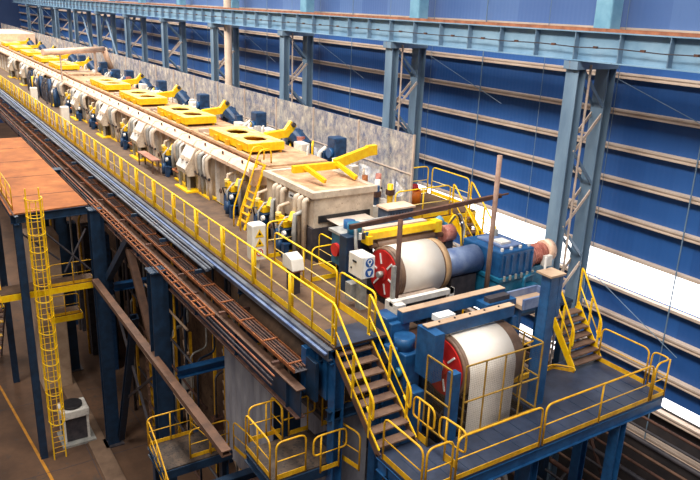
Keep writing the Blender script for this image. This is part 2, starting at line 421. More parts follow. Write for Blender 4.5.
# ------------------------------------------------------------ main walkway
ZD = 14.0
w = T('walkway', 'long brown plated walkway running beside the furnace on a blue steel edge beam', 'walkway', (8.3, 13.3, 12.9))
MB().box(8.4, 9.7, 13.32, 14.3, 14.0, 14.02).build('end_plate', 'bdeck', w)
for i in range(27):
    MB().box(8.35, 11.0, 13.35 + 3.9 * i, 13.33 + 3.9 * (i + 1), 13.94, 14.0).build('deck_plate', 'deck', w)
MB().chan((8.28, 13.4, 13.78), (8.28, 118, 13.78), .14, .3, .02, side=-1).build('edge_beam', 'pipe', w)
MB().box(8.12, 8.2, 13.4, 118, 13.82, 13.86).build('edge_strip', 'bluegrey', w)
for i in range(20):
    y = 14 + i * 5
    MB().ibeam((8.3, y, 13.6), (11, y, 13.6), .16, .5, .02).build('cross_joist', 'dblue', w)
MB().box(10.95, 11.02, 22, 118, 13.9, 14.0).build('inner_edge', 'yellow', w)

# pipes along the outer edge
for j, (x, z, r) in enumerate(((8.12, 13.76, .05), (8.0, 13.72, .04), (7.88, 13.7, .055))):
    tag(MB().tube([(x, y, z + .01 * math.sin(y)) for y in [20.5 + 4 * q for q in range(25)]], r, 8).build('service_pipe', 'pipe', smooth=True),
        ['pale blue grey pipe running beside the walkway edge, closest to the yellow railing', 'thin pale blue grey pipe, middle one of three along the walkway', 'pale blue grey pipe along the walkway, farthest from the railing'][j], 'pipe', 'pipes along the walkway edge')
t = T('pipe_bracket', 'blue steel brackets carrying the pale pipes outside the walkway railing', 'bracket', (8, 16, 13.4))
for i in range(24):
    y = 20.8 + i * 3.6
    MB().box(7.6, 8.12, y, y + .1, 13.52, 13.64).build('arm', 'dblue', t)
ct = T('cable_tray', 'rusty orange cable tray full of cables below the walkway pipes', 'cable tray', (7.95, 14, 13.0))
for x in (7.72, 8.16): MB().box(x - .015, x + .015, 14.2, 110, 13.05, 13.15).build('side_rail', 'orange_rust', ct)
b = MB()
for q in range(4):
    x = 7.78 + q * .1
    b.tube([(x + .015 * math.sin(y * 1.3 + q), y, 13.13 + .015 * math.sin(y * 2.1 + q * 2)) for y in [14.3 + 1.6 * s_ for s_ in range(60)]], .025, 5)
b.build('cables', 'rust', ct)
MB().box(7.74, 8.14, 14.2, 110, 13.04, 13.06).build('tray_floor', 'dark', ct)
for i in range(60):
    y = 14.5 + i * 1.5
    MB().box(7.72, 8.16, y, y + .06, 13.15, 13.18).build('rung', 'orange_rust', ct)
lb = T('lower_edge_beam', 'deep dark blue beam with dusty brown top flange running below the cable tray', 'beam', (7.75, 13.9, 11.9))
MB().bar((7.75, 13.9, 12.3), (7.75, 110, 12.3), .03, .8).build('web', 'dblue', lb)
MB().bar((7.75, 13.9, 12.71), (7.75, 110, 12.71), .26, .03).build('top_flange', 'brown', lb)
MB().bar((7.75, 13.9, 11.9), (7.75, 110, 11.9), .26, .03).build('bottom_flange', 'rust', lb)
for i in range(28): MB().box(7.64, 7.74, 14.5 + i * 3.3, 14.53 + i * 3.3, 11.92, 12.7).build('stiffener', 'dblue', lb)
for i in range(26): MB().box(7.5, 8.5, 15 + i * 3.6, 15.1 + i * 3.6, 12.95, 13.03).build('cross_strip', 'rust', lb)
ct2 = T('cable_ladder', 'short open orange cable ladder ending in the air left of the long tray', 'cable tray', (7.35, 19.5, 12.75))
for x in (7.2, 7.5): MB().box(x - .02, x + .02, 19.0, 34, 12.78, 12.86).build('side_rail', 'orange_rust', ct2)
for i in range(24): MB().box(7.2, 7.5, 19.05 + i * .62, 19.1 + i * .62, 12.78, 12.82).build('rung', 'orange_rust', ct2)
MB().box(7.2, 7.75, 21, 21.1, 12.72, 12.78).build('support', 'rust', ct2)
ld = T('conduit_run', 'thin dark conduit pipes hanging on the outer face of the deep blue beam', 'pipe', (7.5, 14, 12.2))
for q in range(3): MB().cyl((7.55 - .04 * q, 15, 12.62 - .12 * q), (7.55 - .04 * q, 108, 12.62 - .12 * q), .025, n=6).build('conduit', ('rail_rust', 'dark', 'rust')[q], ld)
# railings of the main walkway
railing('long yellow railing on the outer edge of the main walkway', [(8.42, 13.4, 14), (8.42, 112, 14)], m='yellow', r=.03, sp=1.17, ends=('post', 'post'), thick=.13, toe_h=.17)
railing('yellow railing section on the machine side, right at the stair head', [(9.72, 13.6, 14), (9.72, 15.35, 14)], m='yellow', sp=1.8, r=.03, toe_h=.2)
railing('yellow railing section on the machine side of the walkway beside the white operator box', [(9.72, 15.5, 14), (9.72, 19.3, 14)], m='yellow', sp=1.9, r=.03, toe_h=.2)
railing('short yellow hoop railing across the walkway behind the white warning sign cabinet', [(9.75, 19.9, 14), (10.9, 19.9, 14)], m='yellow', sp=1.2, r=.03, h=1.25, toe=True)
railing('thin yellow double hoop guard beside the pit in front of the cooling box', [(10.0, 17.4, 14), (10.95, 17.4, 14), (10.95, 18.6, 14)], m='yellow', sp=1.0, r=.022, toe=True)

# stair from walkway to the lower landing
def stair(label, x0, x1, ytop, ztop, ybot, zbot, n, rail_h=1.0, m='yellow', tread='tread', ext=.0, strm='brown', railm=None):
    t = T('staircase', label, 'staircase', ((x0 + x1) / 2, ybot, zbot))
    for x in (x0, x1):
        MB().bar((x, ytop, ztop - .1), (x, ybot, zbot - .02), .04, .2, up=(0, 0, 1)).build('stringer', strm, t)
    for x in (x0 - .0, x1 + .0):
        MB().bar((x, ytop, ztop + .05), (x, ybot, zbot + .13), .035, .05, up=(0, 0, 1)).build('stringer_edge', m, t)
    for i in range(n):
        f = (i + .5) / n
        y = ytop + (ybot - ytop) * f; z = ztop + (zbot - ztop) * (i + 1) / (n + 1)
        MB().box(x0 + .03, x1 - .03, y - .14, y + .14, z - .04, z).build('tread', tread, t)
    sl = (zbot - ztop) / (ybot - ytop)
    dy = (ybot - ytop)
    for x in (x0, x1):
        a = V((x, ytop, ztop)); b_ = V((x, ybot, zbot)); up = V((0, 0, rail_h))
        e = a + (b_ - a) * .86
        path = [a, a + up * 1.15, e + up, e + up * .45, e - (b_ - a) * .12 + up * .5]
        q = MB().tube(rounded(path, .16), .03, 8).build('handrail', m, t, True)
        MB().tube([a + up * .55, e + up * .5], .018, 6).build('middle_rail', m, t, True)
        for f in (0, .45, .8):
            p = a + (b_ - a) * f
            MB().bar(p - V((0, 0, .15)), p + up * (1.12 if f == 0 else 1), .06, .045).build('post', m, t)
    return t
stair('yellow railed steel staircase with brown treads dropping from the walkway end to the lower landing', 8.42, 9.5, 13.55, 14, 11.35, 12.1, 8)

# ------------------------------------------------------------ right platform and landing (z 12.1)
ZP = 12.1
p = T('platform', 'blue chequer plate platform wrapping round the front of the machine at the lower right', 'platform', (12, 10, ZP - .4))
MB().box(8.4, 16.95, 9.75, 11.05, ZP - .06, ZP).build('deck_plate', 'bdeck', p)
MB().box(13.1, 16.95, 11.05, 12.5, ZP - .06, ZP).build('deck_plate', 'bdeck', p)
MB().box(8.4, 9.6, 11.05, 11.45, ZP - .06, ZP).build('deck_plate', 'bdeck', p)
b = MB()
for x in [8.8 + .55 * j for j in range(15)]: b.box(x, x + .012, 9.75, 11.03, ZP, ZP + .006)
b.build('plate_seam', 'dblue', p)
MB().ibeam((8.4, 9.8, ZP - .24), (16.95, 9.8, ZP - .24), .14, .34, .02).build('edge_beam', 'blue', p)
MB().ibeam((16.9, 9.8, ZP - .24), (16.9, 12.2, ZP - .24), .14, .34, .02).build('edge_beam', 'blue', p)
MB().ibeam((8.45, 9.8, ZP - .24), (8.45, 11.4, ZP - .24), .14, .34, .02).build('edge_beam', 'blue', p)
MB().ibeam((8.4, 11.0, ZP - .24), (13.1, 11.0, ZP - .24), .14, .34, .02).build('edge_beam', 'dblue', p)
for x, y in ((15.35, 9.95), (8.75, 10.3), (16.7, 12.0), (12.3, 10.2), (9.3, 11.2)):
    MB().ibeam((x, y, 0), (x, y, ZP - .4), .3, .3, .03, up=(1, 0, 0)).build('leg', 'blue', p)
MB().bar((12.4, 10.2, 8.2), (11.2, 10.2, 11.8), .12, .12).build('knee_brace', 'grey', p)

railing('yellow railing with rounded ends along the front right edge of the blue platform', [(12.1, 9.75, ZP), (16.2, 9.75, ZP)][::1], sp=2.0, m='yellow_old', toe_h=.12)
railing('yellow railing along the middle front edge of the blue platform, before the strip roll', [(9.35, 9.75, ZP), (11.98, 9.75, ZP)], sp=2.0, m='yellow_old', toe_h=.12)
railing('short yellow corner railing at the far right end of the blue platform', [(16.3, 9.75, ZP), (16.9, 9.75, ZP), (16.9, 10.3, ZP)], sp=.6, m='yellow_old', toe_h=.12)
railing('yellow railing down the right side of the blue platform toward the stair foot', [(16.9, 10.4, ZP), (16.9, 12.0, ZP)], sp=1.7, m='yellow_old')
railing('yellow railing at the left edge of the landing below the main stair', [(8.42, 11.2, ZP), (8.42, 9.78, ZP)], sp=1.5, toe_h=.14)
railing('yellow railing across the front of the landing below the main stair', [(8.5, 9.75, ZP), (9.22, 9.75, ZP)], sp=.8, toe_h=.14)
railing('small bent yellow guard with yellow plate right of the main stair foot', [(9.62, 11.45, ZP), (9.62, 11.1, ZP)], sp=.6, ends=('loop', 'loop'), toe_h=.2)
railing('second small bent yellow guard in front of the mesh fence corner', [(9.62, 10.45, ZP), (9.65, 10.05, ZP)], sp=.6, ends=('loop', 'loop'), toe_h=.2)
railing('low yellow guard rail on the blue deck between mesh fence and stair foot', [(13.6, 12.25, ZP), (15.3, 12.3, ZP), (15.65, 11.85, ZP)], sp=.8, h=.16, toe=True, mid=False, toe_h=.1)
railing('yellow railing behind the mesh fence left of the right hand stairs', [(13.7, 12.3, ZP), (15.2, 12.45, ZP)], sp=.7, h=1.1)

stair('yellow railed staircase at the right rising from the blue platform beside the crane column', 15.75, 16.95, 13.05, 13.6, 11.95, ZP, 7, strm='yellow')

# mesh fence round the strip roll
def mesh_panel(label, a, b_, z0, z1, n):
    a = V(a); b_ = V(b_)
    t = T('mesh_fence_panel', label, 'fence', (a.x, a.y, z0), 'mesh fence round the strip roll')
    A = V((a.x, a.y, z0)); B = V((b_.x, b_.y, z0)); H = V((0, 0, z1 - z0))
    q = MB()
    for k_ in range(n + 1):
        p_ = A + (B - A) * k_ / n; q.bar(p_, p_ + H, .032, .032)
    for f in (0.03, .5, 1): q.bar(A + H * f, B + H * f, .032, .032)
    q.build('frame', 'fenceyellow', t)
    if n != 2: MB().add([A, B, B + H, A + H], [(0, 1, 2, 3)]).build('mesh', 'mesh', t)
    return t
mesh_panel('front mesh panel in yellow frame standing before the vertical steel strip', (10.55, 10.95), (13.1, 10.95), ZP, ZP + 1.95, 4)
mesh_panel('left mesh panel in yellow frame beside the red roll end', (10.1, 10.95), (10.1, 11.85), ZP, ZP + 1.95, 1)
tag(MB().box(10.18, 10.42, 10.98, 11.2, 6, 13.9).build('fence_post', 'blue'), 'blue post between the two mesh panels at the fence corner', 'post')
mesh_panel('right mesh panel in yellow frame next to the blue upright', (13.15, 11.0), (13.15, 12.3), ZP, ZP + 1.95, 2)

# ------------------------------------------------------------ middle and lower landings
def deck(label, x0, x1, y0, y1, z, legs=(), m='grating', bm='dblue'):
    t = T('landing', label, 'platform', ((x0 + x1) / 2, (y0 + y1) / 2, z - .35))
    MB().box(x0, x1, y0, y1, z - .06, z).build('deck_plate', m, t)
    for a, b_ in (((x0, y0), (x1, y0)), ((x0, y1), (x1, y1)), ((x0, y0), (x0, y1)), ((x1, y0), (x1, y1))):
        MB().chan((a[0], a[1], z - .2), (b_[0], b_[1], z - .2), .1, .3, .02).build('edge_beam', bm, t)
    for x, y in legs: MB().ibeam((x, y, 0), (x, y, z - .35), .25, .25, .03, up=(1, 0, 0)).build('leg', bm, t)
    return t
deck('brown landing with yellow hoop railings below the walkway at bottom centre', 6.8, 8.75, 13.6, 15.2, 10.5, ((6.95, 13.8), (8.6, 15.0)))
deck('narrow dark landing running on behind the bottom centre hoop railings', 8.8, 10.4, 14.1, 14.9, 10.5, ((10.2, 14.8),), 'bdeck')
railing('yellow railing along the left side of the bottom centre landing', [(6.8, 15.2, 10.5), (6.8, 13.75, 10.5)], sp=.8)
railing('yellow front railing at the left of the bottom centre landing', [(6.9, 13.6, 10.5), (7.75, 13.6, 10.5)], sp=.9)
railing('yellow looped railing at the right front of the bottom centre landing', [(8.05, 13.35, 10.5), (8.6, 13.35, 10.5)], sp=.6, ends=('loop', 'loop'))
railing('yellow looped railing at the back of the bottom centre landing', [(8.1, 15.2, 10.5), (8.7, 15.2, 10.5)], sp=.6, ends=('loop', 'loop'))
railing('short yellow railing with narrow hoop at the back left of the bottom centre landing', [(7.8, 15.7, 10.5), (7.8, 15.0, 10.5)], sp=.8)
railing('yellow railing to the left behind the bottom centre landing', [(7.0, 15.45, 10.5), (8.05, 15.45, 10.5)], sp=.7)
railing('bent yellow railing beside the foot of the main stair, lower left of it', [(8.75, 13.9, 10.5), (8.95, 12.9, 10.5)], sp=1.1)
railing('yellow railing right of the bottom centre landing, half under the main stair', [(9.0, 14.9, 10.7), (10.4, 14.9, 10.7)], sp=.7, ends=('post', 'loop'))
deck('lower left landing with yellow railings beside the second blue column', 5.9, 8.3, 19.8, 21.4, 7.2, ((6.1, 21.2), (8.1, 20.0)))
railing('yellow railing along the back of the lower left landing', [(5.9, 21.4, 7.2), (7.5, 21.4, 7.2)], sp=.8, ends=('post', 'loop'))
railing('yellow railing on the left edge of the lower left landing going down the steps', [(5.9, 21.3, 7.2), (5.9, 20.4, 6.8), (5.9, 18.8, 5.6)], sp=.9)
railing('yellow railing at the right front of the lower left landing', [(6.9, 20.0, 7.2), (8.3, 20.0, 7.2)], sp=.7)
railing('yellow railing slanting across the lower left landing to its right end', [(7.4, 21.3, 7.2), (7.6, 19.9, 7.2)], sp=1.4, toe=False)
railing('yellow railing continuing from the lower left landing toward the bottom centre', [(8.4, 19.8, 7.2), (8.6, 18.2, 7.2)], sp=.8)
t = T('crossbeam', 'dark blue double beam with rusty middle crossing below the lower left landing', 'beam', (5.3, 18.4, 7.0))
MB().ibeam((5.0, 18.3, 7.1), (8.7, 18.3, 7.1), .3, .4, .03).build('beam', 'dblue', t)
MB().box(6.3, 8.7, 17.75, 18.1, 7.05, 7.12).build('infill_strip', 'rust', t)
MB().ibeam((6.0, 17.5, 7.0), (9.0, 17.5, 7.0), .3, .3, .03).build('beam', 'dblue', t)
for x in (5.3, 8.6): MB().ibeam((x, 18.3, 0), (x, 18.3, 6.9), .25, .25, .03, up=(1, 0, 0)).build('leg', 'dblue', t)
tag(MB().tube([(6.4, 17.5, 7.185), (8.2, 17.5, 7.185)], .035).build('white_pipe', 'plainw'), 'short white pipe in front of the dark crossbeam at the bottom', 'pipe')

# ------------------------------------------------------------ columns under the walkway
legs = [(7.3, 33.0, 'first large dark blue column from the left, under the walkway edge beside the rusty platform'),
        (7.3, 24.0, 'second large dark blue column under the walkway, where the brown beam crosses'),
        (8.25, 15.6, 'large dark blue column under the near end of the walkway beside the main stair'),
        (7.3, 42.0, 'dark blue column behind the first one, under the far part of the walkway')]
for x, y, l in legs:
    t = T('support_column', l, 'column', (x, y, 0))
    MB().ibeam((x, y, 0), (x, y, 12.6 if x < 8 else 11.8), .62, .5, .04, up=(0, 1, 0)).build('shaft', 'dblue', t)
    MB().box(x - .45, x + .45, y - .45, y + .45, 0, .06).build('base_plate', 'dark', t)
    MB().box(x - .34, x + .34, y - .34, y + .34, 12.6 if x < 8 else 11.78, 12.66 if x < 8 else 11.88).build('cap_plate', 'dblue', t)
for x, y, l in ((10.8, 33, 'dark column on the machine side behind the first blue column'), (10.8, 24, 'dark column on the machine side behind the second blue column'), (13.4, 29, 'dark column under the middle of the furnace'), (13.4, 20, 'dark column under the cooling box')):
    tag(MB().ibeam((x, y, 0), (x, y, 13.3), .4, .4, .03, up=(0, 1, 0)).build('support_column', 'dblue'), l, 'column')
def brace(label, p0, p1, w, h, m, name='brace'):
    return tag(MB().chan(p0, p1, w, h, .03).build(name, m), label, 'brace')
brace('brown flat beam running level from the first blue column past the second one', (6.98, 32.7, 9.2), (6.98, 17.0, 9.2), .3, .2, 'brown', 'tie_beam')
brace('dark diagonal brace leaning to the foot of the first blue column', (7.6, 28.5, 8.9), (7.6, 32.6, .4), .3, .3, 'dblue')
brace('dark blue diagonal brace rising right from the first blue column', (7.6, 32.6, 9.3), (7.6, 28.6, 12.4), .3, .3, 'dblue')
brace('dark brown diagonal brace dropping toward the second blue column', (7.7, 29.5, 12.4), (7.7, 24.6, 6.6), .3, .26, 'brown')
brace('thin dark rod brace between the first two blue columns', (7.7, 32.5, 8.4), (7.7, 24.5, 1), .1, .1, 'dark')
brace('second thin dark rod brace crossing between the blue columns', (7.7, 24.5, 8.4), (7.7, 32.5, 2.5), .1, .1, 'dark')
for i, (y, x1) in enumerate(((33.0, 10.6), (24.0, 11.0))):
    t = tag(MB().ibeam((7.9, y, 8.25 if i else 8.6), (x1, y, 8.25 if i else 8.6), .34, .36, .03).build('crossbeam', 'blue'), 'blue level crossbeam reaching inward from the %s blue column' % names[i], 'beam')

# near end structure under walkway: hanging blue box frame, idler roll
t = T('support_portal', 'blue steel end frame with upright posts under the near end of the walkway', 'frame', (8.6, 13.6, 10))
for x in (8.55, 9.9):
    MB().ibeam((x, 13.5, 8), (x, 13.5, 13.9), .3, .3, .03, up=(1, 0, 0)).build('upright', 'blue', t)
MB().ibeam((8.3, 13.5, 13.7), (10.2, 13.5, 13.7), .2, .4, .03).build('top_beam', 'blue', t)
MB().ibeam((8.3, 13.5, 12.0), (10.2, 13.5, 12.0), .2, .3, .03).build('middle_beam', 'dblue', t)
MB().box(8.7, 9.75, 13.75, 13.8, 8, 11.8).build('sheet_panel', 'sheetp', t)
t = T('belt_cover', 'dusty brown curved cover lying under the walkway edge near its end', 'cover', (8.85, 16, 12.6))
MB().cyl((8.85, 15.0, 12.8), (8.85, 19.5, 12.8), .36, n=20).build('cover_body', 'deck', t, True)
MB().cyl((8.85, 14.8, 12.85), (8.85, 15.0, 12.85), .2, n=12).build('journal', 'white', t, True)
for y in (15.4, 19.0): MB().box(8.6, 9.1, y, y + .15, 11.5, 12.5).build('saddle', 'dblue', t)
t = T('hanging_bracket', 'pair of blue steel box brackets hanging under the near end of the walkway edge', 'bracket', (8.3, 14.2, 12.2))
MB().box(8.1, 8.5, 14.3, 14.55, 12.3, 13.6).build('plate', 'blue', t)
MB().box(8.4, 8.5, 13.75, 14.3, 12.3, 13.65).build('plate', 'blue', t)
MB().box(8.1, 8.2, 13.8, 14.3, 12.3, 13.4).build('plate', 'dblue', t)
# sheeting, machines and clutter under the deck
t = T('corrugated_screen', 'grey white corrugated sheet screen standing under the walkway', 'screen', (9.2, 19, 5))
b = MB(); n = 60
pts = []
for i in range(n + 1):
    y = 15.2 + 8.2 * i / n; pts.append((9.6 + (.05 if i % 4 in (1, 2) else 0), y))
vs = []; fs = []
for x, y in pts: vs += [(x, y, 4.5), (x, y, 10.3), (x + .01, y, 10.3), (x + .01, y, 4.5)]
for i in range(n):
    for q in range(4): fs.append((4 * i + q, 4 * i + (q + 1) % 4, 4 * i + 4 + (q + 1) % 4, 4 * i + 4 + q))
b.add(vs, fs).build('sheet', 'sheetp', t)
MB().bar((9.5, 15.2, 10.35), (9.5, 23.4, 10.35), .12, .14).build('top_rail', 'dark', t)
b = MB()
tag(MB().box(12.3, 12.5, 18, 60, 0, 13.2).build('rear_screen_wall', mat('brown_block_wall', (92, 68, 52), (126, 98, 74), scale=1.0, rough=.9, wear=(56, 44, 38), wear_at=.58)), 'brown dirty partition wall under the furnace line', 'wall')
def rack(label, x, y, n_, z0, step, ln, m='grey'):
    t = T('tube_rack', label, 'rack', (x, y, 0))
    MB().box(x - .06, x + .06, y - .06, y + .06, 0, z0 + n_ * step + .3).build('upright', 'yellow_old', t)
    MB().box(x - .06, x + .06, y + ln - .06, y + ln + .06, 0, z0 + n_ * step + .3).build('upright', 'yellow_old', t)
    for i in range(n_): MB().bar((x - .2, y - .2, z0 + i * step), (x + .5, y + ln + .2, z0 + i * step + .1), .12, .1).build('shelf_bar', m, t)
rack('tall rack with many slanted bars under the walkway behind the second blue column', 11.0, 25.0, 14, 2, .55, 3.0, 'concrete')
rack('yellow posted rack of bars behind the first blue column brace', 9.6, 33.5, 12, .5, .5, 2.4, 'brown')
rack('rusty rack of bars between the first two blue columns at floor level', 10.4, 29.5, 9, .5, .7, 2.2, 'concrete')
def bar_screen(label, x, y0, y1, z0, z1, n_, m='sheetd'):
    t = T('bar_screen', label, 'screen', (x, (y0 + y1) / 2, 0))
    MB().box(x, x + .08, y0, y1, z0, z1).build('panel', m, t)
    for i in range(n_): MB().box(x - .12, x, y0 + (y1 - y0) * (i + .5) / n_, y0 + (y1 - y0) * (i + .5) / n_ + .12, z0 - .4, z1 - 1.2 - .5 * (i % 2)).build('bar', 'dark', t)
    for y in (y0, y1): MB().box(x - .1, x + .1, y - .1, y + .1, 0, z1).build('post', 'dblue', t)
bar_screen('pale dusty screen with dark upright bars behind the first blue column', 11.6, 37.5, 46.5, 3, 10.5, 9)
bar_screen('brown dusty screen with dark upright bars behind the second blue column', 11.9, 22.0, 28.5, 2, 11.0, 7, 'concrete')
t = T('service_pipework', 'tangle of yellow and grey upright pipes under the furnace between the blue columns', 'pipework', (10.0, 27, 0))
random.seed(5)
for i in range(16):
    x = 9.2 + random.random() * 1.8; y = 22.5 + i * 1.0; h_ = 5 + random.random() * 6
    MB().tube(rounded([V((x, y, 0)), V((x, y, h_)), V((x + .9, y + .3, h_)), V((x + .9, y + .3, 12.8))], .3), (.05, .08, .06)[i % 3], 6).build('pipe', ('yellow_old', 'dark', 'grey', 'dblue')[i % 4], t, True)
    if i % 2: MB().box(x - .2, x + .25, y - .2, y + .25, h_ * .5, h_ * .5 + .6).build('valve_box', ('navy', 'grey', 'rust')[i % 3], t)
for i in range(7):
    z = 1.5 + i * 1.4
    MB().cyl((9.4, 22 + i, z), (9.4, 34 + i, z), .06, n=6).build('level_pipe', ('rust', 'dark', 'concrete')[i % 3], t, True)
tag(bevel(MB().box(5.2, 6.8, 40, 42, 0, 9.4).build('block_pier', 'concrete'), .05), 'tan masonry pier standing under the rusty platform behind the caged ladder', 'pier')
t = T('machine_skid', 'dark blue and yellow machinery on the floor beyond the first blue column', 'machine', (9.5, 44, 0))
for i in range(10):
    x = 8.8 + random.random() * 1.6; y = 41 + i * 1.3
    MB().box(x - .4, x + .4, y - .4, y + .4, 0, 4 + random.random() * 5).build('cabinet', ('navy', 'dblue', 'dark')[i % 3], t)
    MB().tube([(x - .5, y, 0), (x - .5, y, 7 + i % 3), (x, y + .5, 8 + i % 3)], .07, 6).build('pipe', ('yellow_old', 'grey')[i % 2], t, True)
# right-hand pipe bank below the platform
for i in range(12):
    x = 17.0 + .3 * i; z = 6.3 + .24 * i
    tag(MB().cyl((x, 2, z), (x, 36, z), .05 if i % 3 else .09, n=8).build('long_pipe', ['brown', 'dark', 'dark', 'rust'][i % 4], smooth=True),
        'long %s pipe in the bank beside the wall, %s counted up toward the wall' % (['brown', 'dark', 'dark', 'rusty'][i % 4], names[i]), 'pipe', 'pipe bank beside the wall')
t = T('pipe_rack', 'steel trestles carrying the bank of long pipes beside the wall', 'rack', (18.5, 12, 0))
for y in (5, 9, 13.2, 19, 26, 33):
    MB().bar((16.8, y, 6.1), (20.6, y, 9.1), .1, .12).build('sloped_rail', 'dark', t)
    MB().box(16.9, 17.0, y - .05, y + .05, 0, 6.1).build('leg', 'dblue', t)
    MB().box(20.3, 20.4, y - .05, y + .05, 0, 8.8).build('leg', 'dblue', t)
    MB().cyl((18.6, y, 7.6), (18.6, y, 9.6), .03, n=6).build('stanchion', 'rust', t)
MB().bar((17.2, 9, 4.5), (18.9, 13.2, 8.0), .1, .1).build('diagonal', 'rust', t)
tag(bevel(MB().prism([(12.2, 8.6), (14.9, 8.6), (14.9, 11.5), (13.6, 11.5)], 'z', 5.6, 7.6).build('concrete_plinth', 'concrete'), .04), 'pale dusty block under the blue platform between its legs', 'plinth')

# ------------------------------------------------------------ rusty orange platform at the left
ZO = 12.7
p = T('platform', 'large rusty orange plated platform at the left edge', 'platform', (5.5, 42, ZO - .4))
MB().prism([(3.75, 33.4), (7.15, 33.7), (7.15, 52.5), (3.75, 52.5)], 'z', ZO - .06, ZO).build('deck_plate', 'odeck', p)
b = MB()
for y in (36.4, 40.5, 44.6, 48.7): b.box(3.75, 7.15, y, y + .04, ZO, ZO + .01)
b.box(3.83, 3.9, 33.1, 52, ZO, ZO + .02)
b.build('plate_seam', 'rust', p)
MB().ibeam((3.75, 33.45, ZO - .26), (7.15, 33.72, ZO - .26), .2, .4, .03).build('edge_beam', 'dblue', p)
MB().ibeam((3.95, 33.1, ZO - .26), (3.95, 52, ZO - .26), .2, .4, .03).build('edge_beam', 'dblue', p)
MB().ibeam((7.05, 33.8, ZO - .26), (7.05, 52, ZO - .26), .2, .4, .03).build('edge_beam', 'brown', p)
for x, y in ((4.0, 33.4), (4.0, 42), (6.5, 42), (4.0, 51)):
    MB().ibeam((x, y, 0), (x, y, ZO - .45), .34, .3, .03, up=(0, 1, 0)).build('leg', 'dblue', p)
MB().bar((4.1, 33.3, 11.8), (5.6, 33.3, 10.3), .08, .08).build('knee_brace', 'dark', p)
MB().cyl((4.8, 33.4, 12), (7.0, 33.4, 9.5), .05, n=6).build('knee_brace', 'dark', p)
MB().cyl((6.9, 33.4, 11.6), (5.8, 33.4, 9.6), .05, n=6).build('knee_brace', 'dark', p)
railing('yellow railing along the left edge of the rusty platform', [(3.95, 52, ZO), (3.95, 34.0, ZO)], sp=1.6, toe=True)
# cage ladder
t = T('cage_ladder', 'tall yellow caged ladder from the shop floor up to the rusty platform', 'ladder', (4.6, 32.7, 0))
xa, xb, yl = 4.4, 4.95, 32.95
for x in (xa, xb): MB().bar((x, yl, 0), (x, yl, ZO + 1.2), .05, .07).build('stile', 'yellow', t)
b = MB()
for i in range(44): b.cyl((xa, yl, .35 + i * .3), (xb, yl, .35 + i * .3), .018, n=5)
b.build('rungs', 'yellow_old', t)
xm = (xa + xb) / 2
for i in range(15):
    z = 2.3 + i * .8
    pts = [(xm + .36 * math.cos(a), yl - .1 + .62 * math.sin(a) * (1 if math.sin(a) < 0 else .2), z) for a in [PI + PI * q / 10 for q in range(11)]]
    MB().tube([(xa, yl, z)] + pts + [(xb, yl, z)], .022, 5).build('cage_hoop', 'yellow', t)
for a in (PI * 1.05, PI * 1.28, PI * 1.5, PI * 1.72, PI * 1.95):
    x = xm + .36 * math.cos(a); y = yl - .1 + .62 * math.sin(a)
    MB().bar((x, y, 2.3), (x, y, 13.5), .04, .012).build('cage_strap', 'yellow', t)
# intermediate walkway at z 8.8
t = deck('narrow yellow edged gangway at mid height under the rusty platform', 3.0, 7.25, 33.8, 34.9, 8.8, (), 'deck', 'yellow')
railing('yellow railing on the mid height gangway under the rusty platform', [(5.2, 33.8, 8.8), (7.25, 33.8, 8.8)], sp=1.0)
t = deck('small lower gangway behind the caged ladder', 5.4, 6.9, 36, 37, 6.3, (), 'deck', 'yellow')
railing('yellow railing on the small lower gangway behind the caged ladder', [(5.4, 36, 6.3), (6.8, 36, 6.3)], sp=.8)
# stair at far left
t = T('staircase', 'yellow staircase descending at the far left edge below the rusty platform', 'staircase', (3, 36, 0))
for x in (2.2, 3.1):
    MB().bar((x, 44, 12.5), (x, 34.5, 7.8), .06, .25).build('stringer', 'dblue', t)
    MB().tube([(x, 44, 13.5), (x, 34.5, 8.8)], .035, 6).build('handrail', 'yellow', t)
    MB().tube([(x, 44, 13.0), (x, 34.5, 8.3)], .022, 6).build('middle_rail', 'yellow', t)
    for i in range(6): MB().cyl((x, 44 - i * 1.9, 12.5 - i * .94), (x, 44 - i * 1.9, 13.5 - i * .94), .03, n=6).build('post', 'yellow', t)
for i in range(22):
    f = i / 21; MB().box(2.2, 3.1, 44 - 9.5 * f - .14, 44 - 9.5 * f + .14, 12.45 - 4.7 * f, 12.5 - 4.7 * f).build('tread', 'rust', t)
t = T('staircase', 'dark lower staircase with yellow nosings at the far left near the floor', 'staircase', (3.2, 40, 0))
for x in (2.7, 3.7): MB().bar((x, 38.0, 7.6), (x, 46, 0), .06, .25).build('stringer', 'dark', t)
for i in range(14):
    f = i / 14; MB().box(2.75, 3.65, 38 + 8 * f - .15, 38 + 8 * f + .15, 7.5 * (1 - f) - .05, 7.5 * (1 - f)).build('tread', 'yellow_old' if i % 3 == 0 else 'rust', t)
# floor items
t = T('cooling_unit', 'white box unit with round dark fan on top beside the caged ladder foot', 'machine', (5.6, 34.5, 0))
for dx in (0, 1.15):
    for dy in (0, 1.0): MB().box(5.1 + dx, 5.22 + dx, 33.9 + dy, 34.02 + dy, 0, 1.7).build('post', 'white', t)
bevel(MB().box(5.05, 6.42, 33.85, 35.07, 1.45, 1.9).build('top_housing', 'white', t), .05)
MB().box(5.15, 6.32, 33.95, 34.97, .15, 1.45).build('panel', 'dark', t)
MB().cyl((5.7, 34.45, 1.9), (5.7, 34.45, 2.05), .5, n=20).build('fan_opening', 'black', t, True)
MB().box(4.95, 6.6, 33.6, 35.2, 0, .12).build('base_frame', 'grey', t)
tag(MB().add([(3.0, 42, .004), (3.12, 42, .004), (4.35, 28, .004), (4.2, 28, .004)], [(0, 1, 2, 3)]).build('floor_marking', 'floor_line'), 'faded yellow line painted on the shop floor left of the caged ladder', 'floor marking')
b = MB()
